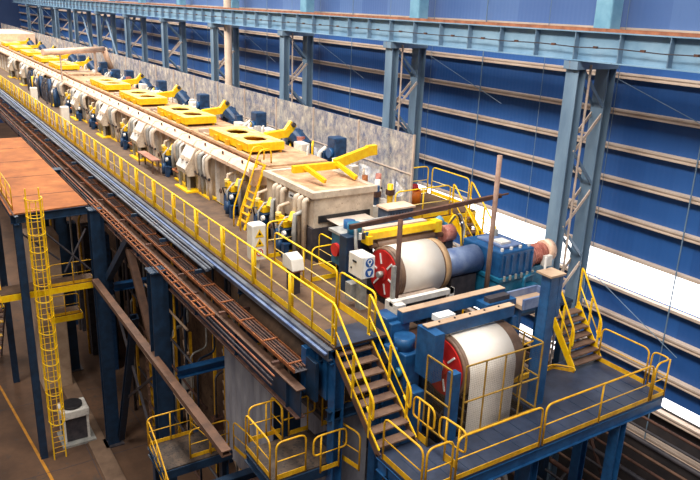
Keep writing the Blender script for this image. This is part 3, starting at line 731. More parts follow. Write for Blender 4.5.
for x in (6.0, 7.0, 9.0): b.box(x, x + .03, 20, 60, 0.001, .006)
for y in (26, 32, 39): b.box(-8, 12, y, y + .03, .001, .006)
struct(b.build('trim_30', 'dark'), 'dark joints in the concrete floor')
t = T('cable_duct', 'raised concrete strip on the floor running toward the first blue column', 'duct', (6.6, 30, 0))
MB().box(6.15, 7.0, 20, 44, 0, .06).build('cover', mat('worn_floor_slab', (104, 82, 66), (130, 104, 84), scale=.8, rough=.9), t)

# ------------------------------------------------------------ furnace
FX0, FX1 = 11.25, 13.7
FY0 = 23.2
f = T('furnace', 'very long cream and tan furnace casing with dusty flat roof receding to the left', 'furnace', ((FX0 + FX1) / 2, FY0, 13.6))
MB().box(FX0, FX1, FY0, 104, 13.6, 16.15).build('casing', 'cream', f)
MB().box(FX0 + .2, FX1 + .3, FY0 + .1, 104, 16.15, 16.42).build('roof', 'roof', f)
MB().box(10.75, FX1 + .4, FY0 - .1, FY0 + .25, 15.75, 16.35).build('end_lintel', 'roof', f)
b = MB().prism([(10.88, 15.98), (11.4, 15.98), (11.4, 16.3), (11.05, 16.3), (10.88, 16.12)], 'y', FY0, 100)
b.build('eave_duct', 'eave', f)
for i in range(40):
    y = FY0 + .6 + i * 1.9
    MB().prism([(10.86, 15.97), (11.42, 15.97), (11.42, 16.32), (11.04, 16.32), (10.86, 16.13)], 'y', y, y + .06).build('duct_flange', 'tan', f)
    MB().box(11.0, 11.04, y + .8, y + .9, 16.28, 16.4).build('lug', 'rust', f)
for i in range(11):
    y = 24.0 + i * 7.1
    MB().box(11.55, 13.9, y + 4.6, y + 5.9, 16.42, 16.55).build('roof_hatch', 'roof', f)
    MB().box(11.35, 11.5, y, y + 6.9, 16.42, 16.52).build('roof_rib', 'roof', f)
    MB().box(11.6, 14.0, y + 6.6, y + 6.75, 16.42, 16.6).build('roof_joint', 'tan', f)
    for q in range(5): MB().box(11.7 + .4 * q, 11.78 + .4 * q, y + 4.4, y + 6.5, 16.42, 16.5).build('roof_stiffener', ('cream', 'roof', 'rust')[q % 3], f)
    MB().cyl((13.5, y + 5.2, 16.42), (13.5, y + 5.2, 16.8), .12, n=10).build('vent_stub', 'white', f, True)
for i in range(80):
    y = FY0 + .3 + i * 1.0
    MB().box(11.1, 11.26, y, y + .12, 14.0, 15.95).build('casing_rib', 'cream' if i % 2 else 'white', f)

f.location.z -= .15
# yellow roof frames with lifting arm
def roof_frame():
    t = T('roof_frame', '', 'frame', (12.4, 25.1, 16.45), 'yellow frames on the furnace roof')
    x0, x1, y0, y1, z0, z1 = 11.55, 13.15, 25.3, 29.3, 16.55, 16.88
    b = MB()
    # top plate with two openings built as strips
    hx0, hx1 = 11.9, 12.8
    b.box(x0, hx0, y0, y1, z1 - .05, z1); b.box(hx1, x1, y0, y1, z1 - .05, z1)
    for ya, yb in ((y0, y0 + .45), (y0 + 1.55, y0 + 2.2), (y0 + 3.3, y1)): b.box(hx0, hx1, ya, yb, z1 - .05, z1)
    for ya, yb in ((y0 + .45, y0 + 1.55), (y0 + 2.2, y0 + 3.3)):
        for (cx, sx) in ((hx0, 1), (hx1, -1)):
            for (cy, sy) in ((ya, 1), (yb, -1)):
                b.prism([(cx, cy), (cx + sx * .28, cy), (cx, cy + sy * .28)], 'z', z1 - .05, z1)
    b.build('top_plate', 'yellow_lit_dust', t)
    b = MB()
    b.box(x0, x1, y0 - .03, y0 + .05, z0, z1 - .02).box(x0, x1, y1 - .05, y1, z0, z1 - .02).box(x0, x0 + .05, y0, y1, z0, z1 - .02).box(x1 - .05, x1, y0, y1, z0, z1 - .02)
    b.box(x0, x1, y0 + 1.8, y0 + 1.9, z0, z1 - .06)
    b.build('skirt', 'yellow', t)
    MB().box(x0 + .1, x1 - .1, y0 + .1, y1 - .1, z0 - .06, z0 + .02).build('pan', 'orange_rust', t)
    for x in (x0 + .1, x1 - .15):
        for y in (y0 + .1, y1 - .2): MB().box(x, x + .1, y, y + .12, 16.42, z0).build('foot', 'yellow', t)
    MB().bar((13.1, 26.9, 16.8), (14.2, 26.9, 16.9), .3, .32).build('arm', 'yellow', t)
    MB().bar((14.05, 26.9, 16.85), (14.4, 26.9, 17.3), .22, .34).build('arm_tip', 'yellow', t)
    MB().cyl((14.35, 26.7, 17.25), (14.35, 27.1, 17.25), .1, n=10).build('pin', 'dark', t)
    m_ = MB().cyl((14.3, 26.6, 16.9), (14.6, 26.1, 16.4), .33, n=14).box(14.2, 14.8, 25.8, 26.4, 16.0, 16.5)
    m_.build('drive_motor', 'navy', t)
    for q in range(3): MB().box(11.42, 11.52, y0 + .5 + 1.2 * q, y0 + .8 + 1.2 * q, 16.45, 16.75).build('hinge', 'yellow_old', t)
    return t
rf = roof_frame()
rf['label'] = 'yellow roof frame with two openings, nearest one, beside the yellow access ladder'
for i in range(1, 10):
    if i == 4: continue
    copy_tree(rf, (12.4, 25.1 + 7.1 * i, 16.3), None, 'yellow roof frame with two openings, %s of the row from the near end' % names[i if i < 4 else i - 1])
rf['category'] = 'frame'
rf.location.z = 16.3

# valve / actuator stations along the near side
def valve_station(y, label, s=1.0):
    t = T('valve_station', label, 'valve', (10.95, y, 14.0), 'navy valves with yellow heads beside the furnace')
    vb = MB().cyl((10.85, y, 14.0), (10.85, y, 14.35), .2, n=10).cyl((10.85, y, 14.35), (10.85, y, 14.42), .26, n=10).cyl((10.85, y, 14.42), (10.85, y, 14.85), .13, n=10).cyl((10.85, y, 14.85), (10.85, y, 14.92), .24, n=10).build('valve_body', 'navy', t, True)
    MB().box(10.62, 10.92, y + .25, y + .5, 14.1, 14.75).build('actuator_box', 'blue', t)
    MB().box(10.5, 10.68, y - .5, y - .3, 14.0, 14.5).build('junction_box', 'navy', t)
    MB().cyl((10.52, y - .12, 14.1), (10.52, y - .12, 14.6), .1, n=10).build('filter_bowl', 'navy', t, True)
    MB().cyl((10.95, y - .4, 14.0), (10.95, y - .4, 15.2), .07, n=8).build('pipe', 'dark', t, True)
    MB().tube([(10.52, y - .12, 14.6), (10.52, y - .1, 15.0), (10.8, y, 15.25), (11.2, y, 15.3)], .04, 6).build('pipe', 'grey', t, True)
    MB().tube([(10.6, y + .35, 14.75), (10.5, y + .3, 15.05), (10.7, y + .1, 15.1)], .03, 6).build('hose', 'black', t, True)
    MB().box(10.68, 11.05, y - .15, y + .1, 14.95, 15.15).box(10.62, 10.8, y + .05, y + .35, 15.0, 15.3).cyl((10.8, y - .35, 15.2), (11.0, y - .2, 15.45), .1, n=8).build('yellow_head', 'yellow', t)
    MB().cyl((10.65, y + .2, 15.3), (10.65, y + .2, 15.4), .1, n=10).build('cap', 'yellow_lit_dust', t)
    MB().ring((10.45, y + .42, 14.9), (10.49, y + .42, 14.9), .1, .07, 12).build('handwheel', 'rust', vb)
    MB().tube([(11.2, y + .5, 15.6), (10.85, y + .55, 15.5), (10.78, y + .6, 14.9), (10.88, y + .6, 14.0)], .06, 6).build('pipe', 'cream', t, True)
    MB().tube([(11.2, y - .6, 15.6), (10.85, y - .6, 15.5), (10.8, y - .62, 14.9), (10.88, y - .6, 14.0)], .08, 6).build('pipe', 'grey', t, True)
    MB().cyl((10.6, y - .2, 14.78), (10.7, y - .2, 14.78), .09, n=12).build('gauge', 'plainw', t)
    return t
v0 = valve_station(25.1, 'navy valve with yellow head beside the furnace, just left of the yellow access ladder')
vy = [28.9 + 3.55 * i for i in range(16)]
for i, y in enumerate([32.7, 39.8, 46.9, 50.5, 54.0, 61.1, 68.2]):
    copy_tree(v0, (10.95, y, 14.0), None, 'navy valve with yellow head, %s one left of the access ladder' % names[i + 1])
copy_tree(v0, (10.8, 22.0, 14.0), None, 'navy valve with yellow head right of the yellow access ladder')
copy_tree(v0, (10.65, 20.1, 14.0), None, 'navy valve with yellow head in front of the cream cooling box, nearest of the row')

# white burner hoods with sloped tops
def hood():
    y = 29.1
    t = T('burner_hood', 'x', 'duct', (10.95, y, 14.0), 'white sloped hoods beside the furnace')
    hd = MB().prism([(10.35, 15.0), (10.85, 15.85), (11.05, 15.85), (11.05, 14.0), (10.95, 14.0), (10.95, 14.75), (10.45, 14.75)], 'y', y, y + 1.25).build('hood', 'white', t)
    MB().prism([(10.3, 15.0), (10.85, 15.95), (11.05, 15.95), (11.05, 14.7), (10.42, 14.7)], 'y', y - .04, y + .02).build('side_plate', 'cream', t)
    for dy in (.25, .8):
        MB().cyl((10.5, y + dy, 15.32), (10.58, y + dy, 15.46), .13, n=12).build('burner_cap', 'cream', hd)
    for dy in (.08, 1.1):
        MB().box(10.45, 10.57, y + dy, y + dy + .12, 14.0, 14.8).build('leg', 'grey', t)
    MB().box(10.6, 10.9, y + .4, y + .8, 14.0, 14.6).build('fuel_box', 'dark', t)
    for q, yy in enumerate((y - 1.55, y - 1.2, y - .75, y - .4, y + 1.6, y + 1.95, y + 2.3)):
        MB().tube(rounded([V((11.15, yy, 15.95)), V((10.7, yy, 15.75)), V((10.7, yy, 15.2)), V((10.85, yy, 14.7)), V((10.85, yy, 14.0))], .14), (.085, .06, .1)[q % 3], 8).build('pipe', ('cream', 'white', 'grey')[q % 3], t, True)
    MB().tube(rounded([V((10.6, y + 1.5, 14.5)), V((10.6, y + 2.5, 14.5)), V((11.0, y + 2.6, 14.5))], .1), .05, 6).build('manifold', 'orange_rust', t, True)
    MB().box(10.72, 10.8, y - 1.7, y + 2.4, 14.85, 14.95).build('manifold', 'dark', t)
    MB().prism([(10.3, y - .2), (10.75, y - .2), (10.75, y - 1.6), (11.1, y - 1.6), (11.1, y + 2.6), (10.7, y + 2.6), (10.7, y + 1.4), (10.3, y + 1.4)], 'z', 14.0, 14.07).build('kerb', 'yellow', t)
    return t
h0 = hood()
h0['label'] = 'white sloped burner hood with pipes, nearest of the row beside the furnace'
for i in range(1, 8):
    copy_tree(h0, (10.95, 29.1 + 7.1 * i, 14.0), None, 'white sloped burner hood with pipes, %s of the row from the near end' % names[i])

# grey panels seen further down: small access bench
t = T('bench', 'pinkish topped steel bench on the walkway beside the furnace', 'bench', (10.5, 34.2, 14.0))
MB().box(10.1, 10.5, 33.0, 35.4, 14.62, 14.68).build('top', 'benchtop', t)
for x in (10.15, 10.45):
    for y in (33.1, 35.3): MB().box(x - .03, x + .03, y - .03, y + .03, 14.0, 14.62).build('leg', 'brown', t)

# access ladder onto the roof (yellow ship ladder)
t = T('access_ladder', 'yellow ship ladder with handrails leaning against the furnace roof edge', 'ladder', (10.7, 23.2, 14.0))
for y in (23.05, 23.65):
    MB().bar((10.35, y, 14.0), (11.2, y, 16.4), .05, .12).build('stile', 'yellow', t)
    MB().tube(rounded([V((10.2, y, 14.0)), V((10.2, y, 14.7)), V((11.0, y, 16.95)), V((11.45, y, 16.95)), V((11.45, y, 16.42))], .2), .03, 8).build('handrail', 'yellow', t, True)
b = MB()
for i in range(9): b.box(10.38 + .095 * i, 10.5 + .095 * i, 23.05, 23.65, 14.25 + .26 * i, 14.28 + .26 * i)
b.build('treads', 'yellow_old', t)

# cream cooling box (last section) and outlet
t = T('cooling_box', 'cream steel box section with hopper shaped top standing at the near end of the furnace', 'furnace section', (12.1, 19.1, 14.0))
MB().box(11.0, 13.3, 19.05, 22.5, 15.1, 16.15).build('body', 'cream', t)
MB().box(11.15, 13.15, 19.0, 19.06, 15.28, 15.5).build('outlet_slot', 'black', t)
b = MB()
b.box(10.9, 13.4, 18.98, 19.2, 16.1, 16.3).box(10.9, 13.4, 22.4, 22.6, 16.1, 16.3).box(10.9, 11.1, 19.2, 22.4, 16.1, 16.3).box(13.2, 13.4, 19.2, 22.4, 16.1, 16.3)
b.build('top_flange', 'cream', t)
b = MB().add([(11.1, 19.2, 16.25), (13.2, 19.2, 16.25), (13.2, 22.4, 16.25), (11.1, 22.4, 16.25), (11.6, 20.2, 16.16), (12.7, 20.2, 16.16), (12.7, 21.6, 16.16), (11.6, 21.6, 16.16)],
             [(0, 1, 5, 4), (1, 2, 6, 5), (2, 3, 7, 6), (3, 0, 4, 7), (4, 5, 6, 7)])
b.build('hopper_top', 'roof', t)
for i in range(2):
    y = 19.35 + 1.55 * i
    for dy in (0, .32, .6):
        MB().tube(rounded([V((11.05, y + dy, 16.0)), V((10.8, y + dy, 16.0)), V((10.8, y + dy, 14.0))], .12), .09, 8).build('side_duct', 'cream', t, True)
b = MB().box(10.97, 11.0, 20.2, 20.75, 15.75, 15.95).build('name_plate', 'plainw', t)
b = MB().box(10.955, 10.975, 20.3, 20.65, 15.83, 15.87).build('plate_marking', 'ink', t)
MB().box(10.9, 13.35, 19.0, 19.3, 13.7, 15.1).build('under_frame', 'dark', t)
MB().box(11.2, 13.2, 19.3, 22.4, 13.7, 15.1).build('plenum', 'dark', t)
t = T('lifting_arm', 'yellow lifting beam with legs and raised arm over the cream cooling box', 'lifting beam', (12.3, 21, 16.3))
MB().bar((11.3, 21.1, 16.6), (13.1, 21.1, 16.6), .2, .24).build('beam', 'yellow', t)
MB().bar((13.0, 21.1, 16.65), (14.5, 21.2, 17.0), .2, .34).build('raised_arm', 'yellow', t)
MB().bar((14.4, 21.2, 17.0), (14.8, 21.2, 17.02), .22, .36).build('arm_tip', 'yellow', t)
MB().bar((11.7, 21.0, 16.7), (11.95, 20.0, 16.36), .12, .14).build('leg', 'yellow', t)
MB().bar((13.0, 21.0, 16.7), (13.2, 20.0, 16.36), .12, .14).build('leg', 'yellow', t)
# outgoing strip plate
t = T('outlet_strip', 'pinkish steel strip leaving the cooling box toward the rolls', 'strip', (12.2, 18, 15.3))
MB().add([(11.45, 19.1, 15.38), (12.95, 19.1, 15.38), (12.95, 17.4, 15.36), (11.45, 17.4, 15.36), (11.45, 16.3, 15.5), (12.95, 16.3, 15.5),
          (11.45, 19.1, 15.36), (12.95, 19.1, 15.36), (12.95, 17.4, 15.34), (11.45, 17.4, 15.34), (11.45, 16.3, 15.48), (12.95, 16.3, 15.48)],
         [(0, 1, 2, 3), (3, 2, 5, 4), (6, 9, 8, 7), (9, 10, 11, 8), (0, 3, 9, 6), (3, 4, 10, 9), (1, 7, 8, 2), (2, 8, 11, 5), (0, 6, 7, 1), (4, 5, 11, 10)]).build('strip', 'strip_dull', t)

# rear side of the furnace: dusty sheet fence and blue units
t = T('dust_screen', 'long dusty half transparent plastic screen on posts behind the furnace', 'screen', (15.6, 20, 14.0))
for i in range(28):
    y0 = 19.8 + 3.6 * i
    MB().box(15.47, 15.5, y0 + .05, y0 + 3.55, 14.9, 17.72).build('sheet', 'fence', t)
for i in range(29):
    y = 19.8 + 3.6 * i
    MB().box(15.43, 15.5, y - .035, y + .035, 14.0, 17.75).build('post', 'tan', t)
MB().bar((15.46, 19.8, 16.3), (15.46, 120, 16.3), .03, .04).build('middle_rail', 'tan', t)
gw = tag(MB().box(13.9, 15.3, 22.6, 118, 13.9, 14.0).build('gangway', 'deck'), 'narrow brown gangway running behind the furnace', 'walkway')
# white motors and ducts behind the furnace
for i in range(14):
    y = 23.5 + 3.55 * i
    t = T('rear_blower', 'dark blue blower unit behind the furnace roof, %s counted from the near end' % (names[i] if i < 12 else ('thirteenth', 'fourteenth')[i - 12]), 'blower', (14.6, y, 14.0), 'dark blue units behind the furnace')
    h_ = 17.1 if i % 2 == 0 else 16.85
    bevel(MB().box(14.3, 14.85, y - .25, y + .35, 16.1, h_).build('housing', 'navy', t), .04)
    MB().cyl((14.3, y, 16.5), (14.15, y, 16.5), .2, n=12).build('motor_end', 'blue', t, True)
    MB().box(14.35, 14.8, y - .2, y + .3, 14.0, 16.1).build('stand', 'white', t)
    MB().tube([(14.1, y + .6, 14.0), (14.1, y + .6, 16.4), (14.4, y + .6, 16.6)], .1, 8).build('duct', 'white', t, True)
for i in range(9):
    y = 22.2 + 3.1 * i
    tag(bevel(MB().box(13.95, 14.35, y, y + .7, 14.0, 16.45 + .1 * (i % 3)).build('white_cabinet', 'white'), .03),
        'dusty white cabinet behind the furnace, %s from the near end' % names[i], 'cabinet', 'white cabinets behind the furnace')
random.seed(11)
for i in range(22):
    y = 21.8 + 2.1 * i
    t = T('rear_pipe_manifold', 'small knot of coloured pipes and boxes behind the furnace, nearest' if i == 0 else 'small knot of coloured pipes and boxes along the back of the furnace', 'pipework', (14.0, y, 14.0), 'pipe knots behind the furnace')
    for q in range(4):
        x = 13.75 + .35 * q + random.random() * .1; h_ = 15.9 + random.random() * .75; yy = y + random.random() * .8
        MB().tube(rounded([V((x, yy, 14.0)), V((x, yy, h_)), V((x + .2, yy + .3, h_ + .05))], .1), .05, 6).build('pipe', ('white', 'yellow', 'grey', 'cream')[q], t, True)
    MB().box(14.2, 14.5, y, y + .3, 15.9, 16.3 + .2 * (i % 3)).build('box', ('white', 'navy', 'redm', 'blue')[i % 4], t)
    MB().box(14.25, 14.45, y + .05, y + .25, 14.0, 15.9).build('stand', 'grey', t)
# large horizontal pipe crossing over
t = T('crossing_duct', 'pinkish lagged duct crossing over the far part of the furnace', 'duct', (9.4, 56, 14))
MB().cyl((9.6, 55.6, 18.1), (14.6, 58.6, 18.1), .22, n=14).cyl((14.6, 58.6, 18.1), (15.2, 59.2, 16.6), .22, n=14).build('duct', 'eave', t, True)
MB().cyl((13.8, 58.2, 14), (13.8, 58.2, 18.1), .1, n=8).build('post', 'tan', t)
MB().cyl((10.9, 56.4, 14), (10.9, 56.4, 18.1), .06, n=8).build('post', 'tan', t)
t = T('pump_cluster', 'dark tangle of navy pumps and pipes beside the furnace in the far distance', 'machine', (10.6, 63, 14))
random.seed(3)
for i in range(14):
    y = 57 + i * .9; x = 10.3 + random.random() * .5; z = 14 + random.random() * .5
    MB().cyl((x, y, 14), (x, y, 15.0 + random.random() * .9), .14, n=8).build('pump', ('navy', 'dark', 'navy', 'yellow')[i % 4], t, True)
    MB().box(x + .1, x + .4, y + .3, y + .6, 14, 14.8 + random.random()).build('box', ('navy', 'dark', 'yellow_old')[i % 3], t)
    MB().tube([(x - .3, y, 14), (x - .3, y + .4, 15), (x, y + .8, 15.6)], .06, 5).build('pipe', 'dark', t)
tag(MB().box(10.9, 15.2, 92, 104, 16.4, 17.6).build('end_housing', 'eave'), 'tan housing on the furnace at its far end in the upper left corner', 'housing')

# cabinets on the walkway
def sign_cabinet(label, x, y, signs=True):
    t = T('sign_cabinet', label, 'cabinet', (x, y, 14.0))
    bevel(MB().cbox(x - .18, x + .3, y - .2, y + .25, 14.35, 15.5, .04).build('cabinet', 'cabinet', t), .01)
    MB().box(x - .02, x + .12, y - .05, y + .1, 14.0, 14.35).build('stand', 'cabinet', t)
    if signs:
        for z in (15.22, 14.92):
            for (k_, mm, yy) in ((.15, 'signy', -.205), (.055, 'ink', -.211)):
                MB().prism([(x + .06 - k_, z - k_ * .8), (x + .06 + k_, z - k_ * .8), (x + .06, z + k_)], 'y', y + yy, y + yy - .006).build('warning_sign', mm, t)
        MB().cyl((x + .06, y - .2, 14.6), (x + .06, y - .208, 14.6), .13, n=20).build('white_plate', 'plainw', t)
        MB().ring((x + .06, y - .208, 14.6), (x + .06, y - .214, 14.6), .12, .085, 20).build('prohibition_ring', 'signr', t)
        MB().bar((x - .02, y - .212, 14.68), (x + .14, y - .212, 14.52), .03, .008, up=(0, 1, 0)).build('prohibition_bar', 'signr', t)
        MB().box(x + .03, x + .09, y - .209, y - .206, 14.55, 14.65).build('pictogram', 'ink', t)
    return t
sign_cabinet('white cabinet with yellow warning triangles and red prohibition sign on the walkway', 8.98, 19.2)
sign_cabinet('plain white cabinet on the far walkway, nearer of two', 8.9, 46.5, False)
sign_cabinet('plain white cabinet on the far walkway, farther of two', 8.9, 57.0, False)
t = T('operator_box', 'white sloped operator box on a dark pedestal beside the walkway railing', 'control box', (9.3, 17.0, 14.0))
bevel(MB().prism([(16.65, 14.75), (17.3, 14.75), (17.3, 15.1), (17.1, 15.2), (16.75, 15.1)], 'x', 8.95, 9.35).build('box', 'cabinet', t), .03)
MB().box(9.02, 9.28, 16.8, 17.15, 14.0, 14.75).build('pedestal', 'dark', t)
MB().box(9.0, 9.3, 16.7, 16.9, 14.7, 14.76).build('socket', 'redm', t)

# ------------------------------------------------------------ roll stands at the exit
# upper roll
def disc_end(t, x, y, z, r, m='red'):
    dd = MB().cyl((x - .06, y, z), (x, y, z), r, n=40).build('end_disc', m, t)
    for k_ in range(6):
        a = k_ * PI / 3 + .25
        MB().bar((x - .075, y + r * .42 * math.cos(a), z + r * .42 * math.sin(a)), (x - .075, y + r * .86 * math.cos(a), z + r * .86 * math.sin(a)), .05, .02, up=(1, 0, 0)).build('white_mark', 'plainw', dd)
    MB().cyl((x - .25, y, z), (x - .06, y, z), .09, n=16).build('shaft', 'grey', t, True)
    MB().ring((x - .1, y, z), (x - .06, y, z), .2, .1, 24).build('hub', 'red', dd)
RY, RZ, RR = 15.45, 14.72, .76
t = T('bridle_roll', 'large strip wrapped roll with red end disc beside the grey control box', 'roll', (12.2, RY, 13.6))
MB().cyl((11.3, RY, RZ), (13.15, RY, RZ), RR, n=48).build('roll_body', 'rubber', t, True)
MB().ring((12.97, RY, RZ), (13.16, RY, RZ), RR + .02, .3, 48).build('roll_rim', 'tanring', t, True)
disc_end(t, 11.3, RY, RZ, RR - .06)
MB().ring((11.28, RY, RZ), (11.36, RY, RZ), RR + .01, RR - .08, 40).build('roll_edge', 'rubber', t, True)
t = T('steel_strip', 'shiny white steel strip wound round the upper roll', 'strip', (12.3, RY, 13.9))
vs = []; fs = []
n = 40
for q in range(n + 1):
    a = math.radians(-60 + 250 * q / n)
    for rr in (RR + .012, RR + .03):
        for x in (11.5, 12.9): vs.append((x, RY - rr * math.cos(a), RZ + rr * math.sin(a)))
for q in range(n):
    b0, b1 = 4 * q, 4 * q + 4
    fs += [(b0, b0 + 1, b1 + 1, b1), (b0 + 2, b1 + 2, b1 + 3, b0 + 3), (b0, b1, b1 + 2, b0 + 2), (b0 + 1, b0 + 3, b1 + 3, b1 + 1)]
fs += [(0, 2, 3, 1), (4 * n, 4 * n + 1, 4 * n + 3, 4 * n + 2)]
MB().add(vs, fs).build('strip_wrap', 'strip', t, True)
# yellow beam and press roll above
t = T('yellow_guard_beam', 'bright yellow box beam lying across above the upper white roll', 'beam', (12.2, 16.3, 15.5))
bevel(MB().box(11.0, 13.5, 15.95, 16.2, 15.6, 15.82).build('beam', 'yellow', t), .02)
MB().box(10.95, 11.12, 15.85, 16.25, 15.5, 15.75).build('end_bracket', 'yellow', t)
MB().box(13.5, 13.75, 15.95, 16.25, 15.5, 15.85).build('end_bracket', 'yellow', t)
tag(MB().cyl((11.4, 16.1, 15.36), (13.5, 16.1, 15.36), .17, n=24).cyl((11.2, 16.1, 15.36), (13.9, 16.1, 15.36), .08, n=12).build('press_roll', 'rubber', smooth=True), 'dull brown press roll between the yellow beam and the white roll', 'roll')
t = T('guide_table', 'flat tan and blue guide table behind the yellow beam', 'table', (12.5, 17, 15.5))
MB().box(11.3, 13.6, 16.5, 16.75, 15.62, 15.74).build('front_bar', 'tan', t)
MB().box(11.3, 13.6, 16.75, 17.3, 15.3, 15.6).build('trough', 'dblue', t)
for x in (11.35, 13.45): MB().box(x, x + .12, 16.8, 17.2, 13.1, 15.3).build('leg', 'dblue', t)
for x in (11.35, 13.45): MB().box(x, x + .12, 16.5, 17.6, 15.5, 15.62).build('side_bar', 'blue', t)
MB().cyl((11.3, 17.5, 15.55), (13.6, 17.5, 15.55), .15, n=16).build('roller', 'grey', t, True)
# side stand, teal machinery left of the roll
t = T('roll_stand', 'blue and teal roll stand housing with pipes left of the upper roll', 'machine', (10.8, 16.3, 12.8))
bevel(MB().box(10.45, 10.95, 16.2, 16.6, 13.0, 15.7).build('upright', 'dblue', t), .02)
bevel(MB().box(10.6, 11.2, 16.6, 17.3, 14.6, 15.6).build('bearing_block', 'teal', t), .04)
MB().cyl((10.9, 16.5, 15.6), (10.9, 16.5, 16.0), .22, n=14).build('actuator', 'teal', t, True)
MB().cyl((11.1, 17.1, 15.5), (11.1, 17.1, 15.9), .18, n=14).build('actuator', 'blue', t, True)
MB().cyl((10.5, 16.95, 15.1), (10.6, 16.95, 15.1), .2, n=18).build('red_wheel', 'red', t)
MB().box(10.55, 11.25, 16.45, 17.4, 15.58, 15.66).build('top_plate', 'grey', t)
MB().tube(rounded([V((10.8, 16.3, 15.95)), V((10.6, 16.0, 16.1)), V((10.5, 15.8, 15.6)), V((10.6, 15.8, 15.0))], .15), .05).build('hose', 'grey', t, True)
MB().box(10.5, 10.9, 15.75, 16.2, 13.5, 14.4).build('lower_block', 'blue', t)
for q in range(4): MB().cyl((10.65 + .12 * q, 16.0, 15.66), (10.65 + .12 * q, 16.0, 15.85), .05, n=8).build('fitting', ('teal', 'white', 'dark', 'blue')[q], t)
# control box
t = T('control_box', 'light grey control box with two blue round mandatory signs on a post', 'control box', (10.35, 15.1, 14.0))
bevel(MB().box(10.02, 10.45, 14.75, 15.4, 15.0, 15.62).build('box', 'cabinet', t), .015)
MB().box(10.15, 10.35, 14.95, 15.2, 13.0, 15.0).build('post', 'grey', t)
MB().box(10.0, 10.022, 15.0, 15.18, 15.4, 15.45).build('label_plate', 'ink', t)
MB().cyl((10.0, 15.25, 15.2), (10.022, 15.25, 15.2), .03, n=10).build('lock', 'ink', t)
sgp = MB().box(10.1, 10.43, 14.738, 14.75, 15.02, 15.6).build('sign_plate', 'plainw', t)
for z in (15.45, 15.17):
    MB().cyl((10.265, 14.738, z), (10.265, 14.73, z), .13, n=24).build('blue_sign', 'signb', sgp)
MB().ring((10.265, 14.73, 15.48), (10.265, 14.725, 15.48), .075, .045, 16).build('pictogram', 'plainw', sgp)
MB().box(10.245, 10.29, 14.724, 14.73, 15.36, 15.43).build('pictogram', 'plainw', sgp)
MB().prism([(10.2, 15.22), (10.33, 15.22), (10.3, 15.12), (10.265, 15.08), (10.23, 15.12)], 'y', 14.73, 14.724).build('pictogram', 'plainw', sgp)
MB().box(10.0, 10.25, 15.2, 15.5, 14.2, 14.7).build('lower_box', 'grey', t)
MB().box(10.75, 10.85, 14.3, 14.4, 13.2, 15.4).build('grey_bar', 'grey', t)
# coupling guard and gearbox to the right
t = T('coupling_guard', 'blue grey cylindrical guard between the upper roll and the gearbox', 'guard', (14.3, RY, 14.0))
MB().cyl((13.22, RY, RZ - .08), (14.75, RY, RZ - .08), .44, n=32).build('drum', 'bluegrey', t, True)
MB().ring((13.18, RY, RZ - .08), (13.26, RY, RZ - .08), .48, .2, 32).build('flange', 'rubber', t, True)
MB().box(13.6, 14.6, RY - .3, RY + .3, 13.2, 14.25).build('foot', 'dark', t)
t = T('gearbox', 'blue steel gearbox with ribbed lid beside the coupling guard', 'gearbox', (15.5, 15.2, 13.2))
gc = bevel(MB().box(14.8, 16.2, 14.35, 16.1, 14.3, 15.12).build('upper_case', 'blue', t), .05)
bevel(MB().box(14.72, 16.28, 14.27, 16.18, 14.18, 14.32).build('joint_flange', 'teal', t), .02)
bevel(MB().box(14.75, 16.25, 14.3, 16.15, 13.2, 14.18).build('lower_case', 'teal', t), .04)
for q in range(5): MB().box(14.95 + .28 * q, 15.0 + .28 * q, 14.3, 14.36, 14.3, 15.0).build('rib', 'blue', gc)
bevel(MB().box(15.1, 15.9, 14.6, 15.8, 15.12, 15.2).build('inspection_cover', 'bluegrey', gc), .02)
MB().box(15.2, 15.6, 14.8, 15.2, 15.2, 15.26).build('cover_plate', 'white', t)
MB().cyl((15.7, 15.6, 15.15), (15.7, 15.6, 15.4), .08, n=10).build('breather', 'grey', gc)
for q in range(6): MB().cyl((14.9 + .24 * q, 14.24, 14.25), (14.9 + .24 * q, 14.24, 14.4), .04, n=8).build('bolt', 'grey', t)
for q in range(4): MB().cyl((14.95 + .38 * q, 14.5, 15.1), (14.95 + .38 * q, 14.5, 15.2), .05, n=8).build('bolt', 'white', gc)
MB().tube(rounded([V((14.9, 14.2, 13.6)), V((15.6, 14.1, 13.6)), V((15.6, 14.1, 14.3)), V((16.1, 14.2, 14.3))], .12), .05).build('oil_pipe', 'teal', t, True)
MB().box(15.7, 16.2, 14.05, 14.3, 13.3, 14.0).build('oil_pump', 'teal', t)
t = T('shaft_motor', 'reddish dusty motor with coupling at the right of the blue gearbox', 'motor', (17, 14.9, 0))
MB().cyl((16.3, 15.0, 14.55), (16.6, 15.0, 14.55), .4, n=18).build('coupling', 'redm', t, True)
mb_ = MB().cyl((16.6, 15.0, 14.55), (17.3, 15.0, 14.6), .3, n=20).build('motor_body', 'redm', t, True)
for q in range(6): MB().ring((16.65 + .1 * q, 15.0, 14.57), (16.68 + .1 * q, 15.0, 14.57), .34, .28, 20).build('cooling_fin', 'redm', mb_)
MB().cyl((17.3, 15.0, 14.62), (17.6, 15.0, 14.62), .36, n=20).build('fan_cowl', 'eave', t, True)
MB().box(16.4, 17.4, 14.75, 15.25, 13.3, 14.25).build('base', 'teal', t)
MB().box(17.0, 17.3, 14.55, 14.75, 14.25, 14.6).build('terminal_box', 'white', t)
MB().box(14.7, 17.8, 13.9, 16.4, 13.1, 13.2).build('bedplate', 'dblue', t)
for x in (14.9, 17.6):
    for y in (14.0, 16.2): MB().box(x - .12, x + .12, y - .12, y + .12, 0, 13.1).build('leg', 'dblue', t)
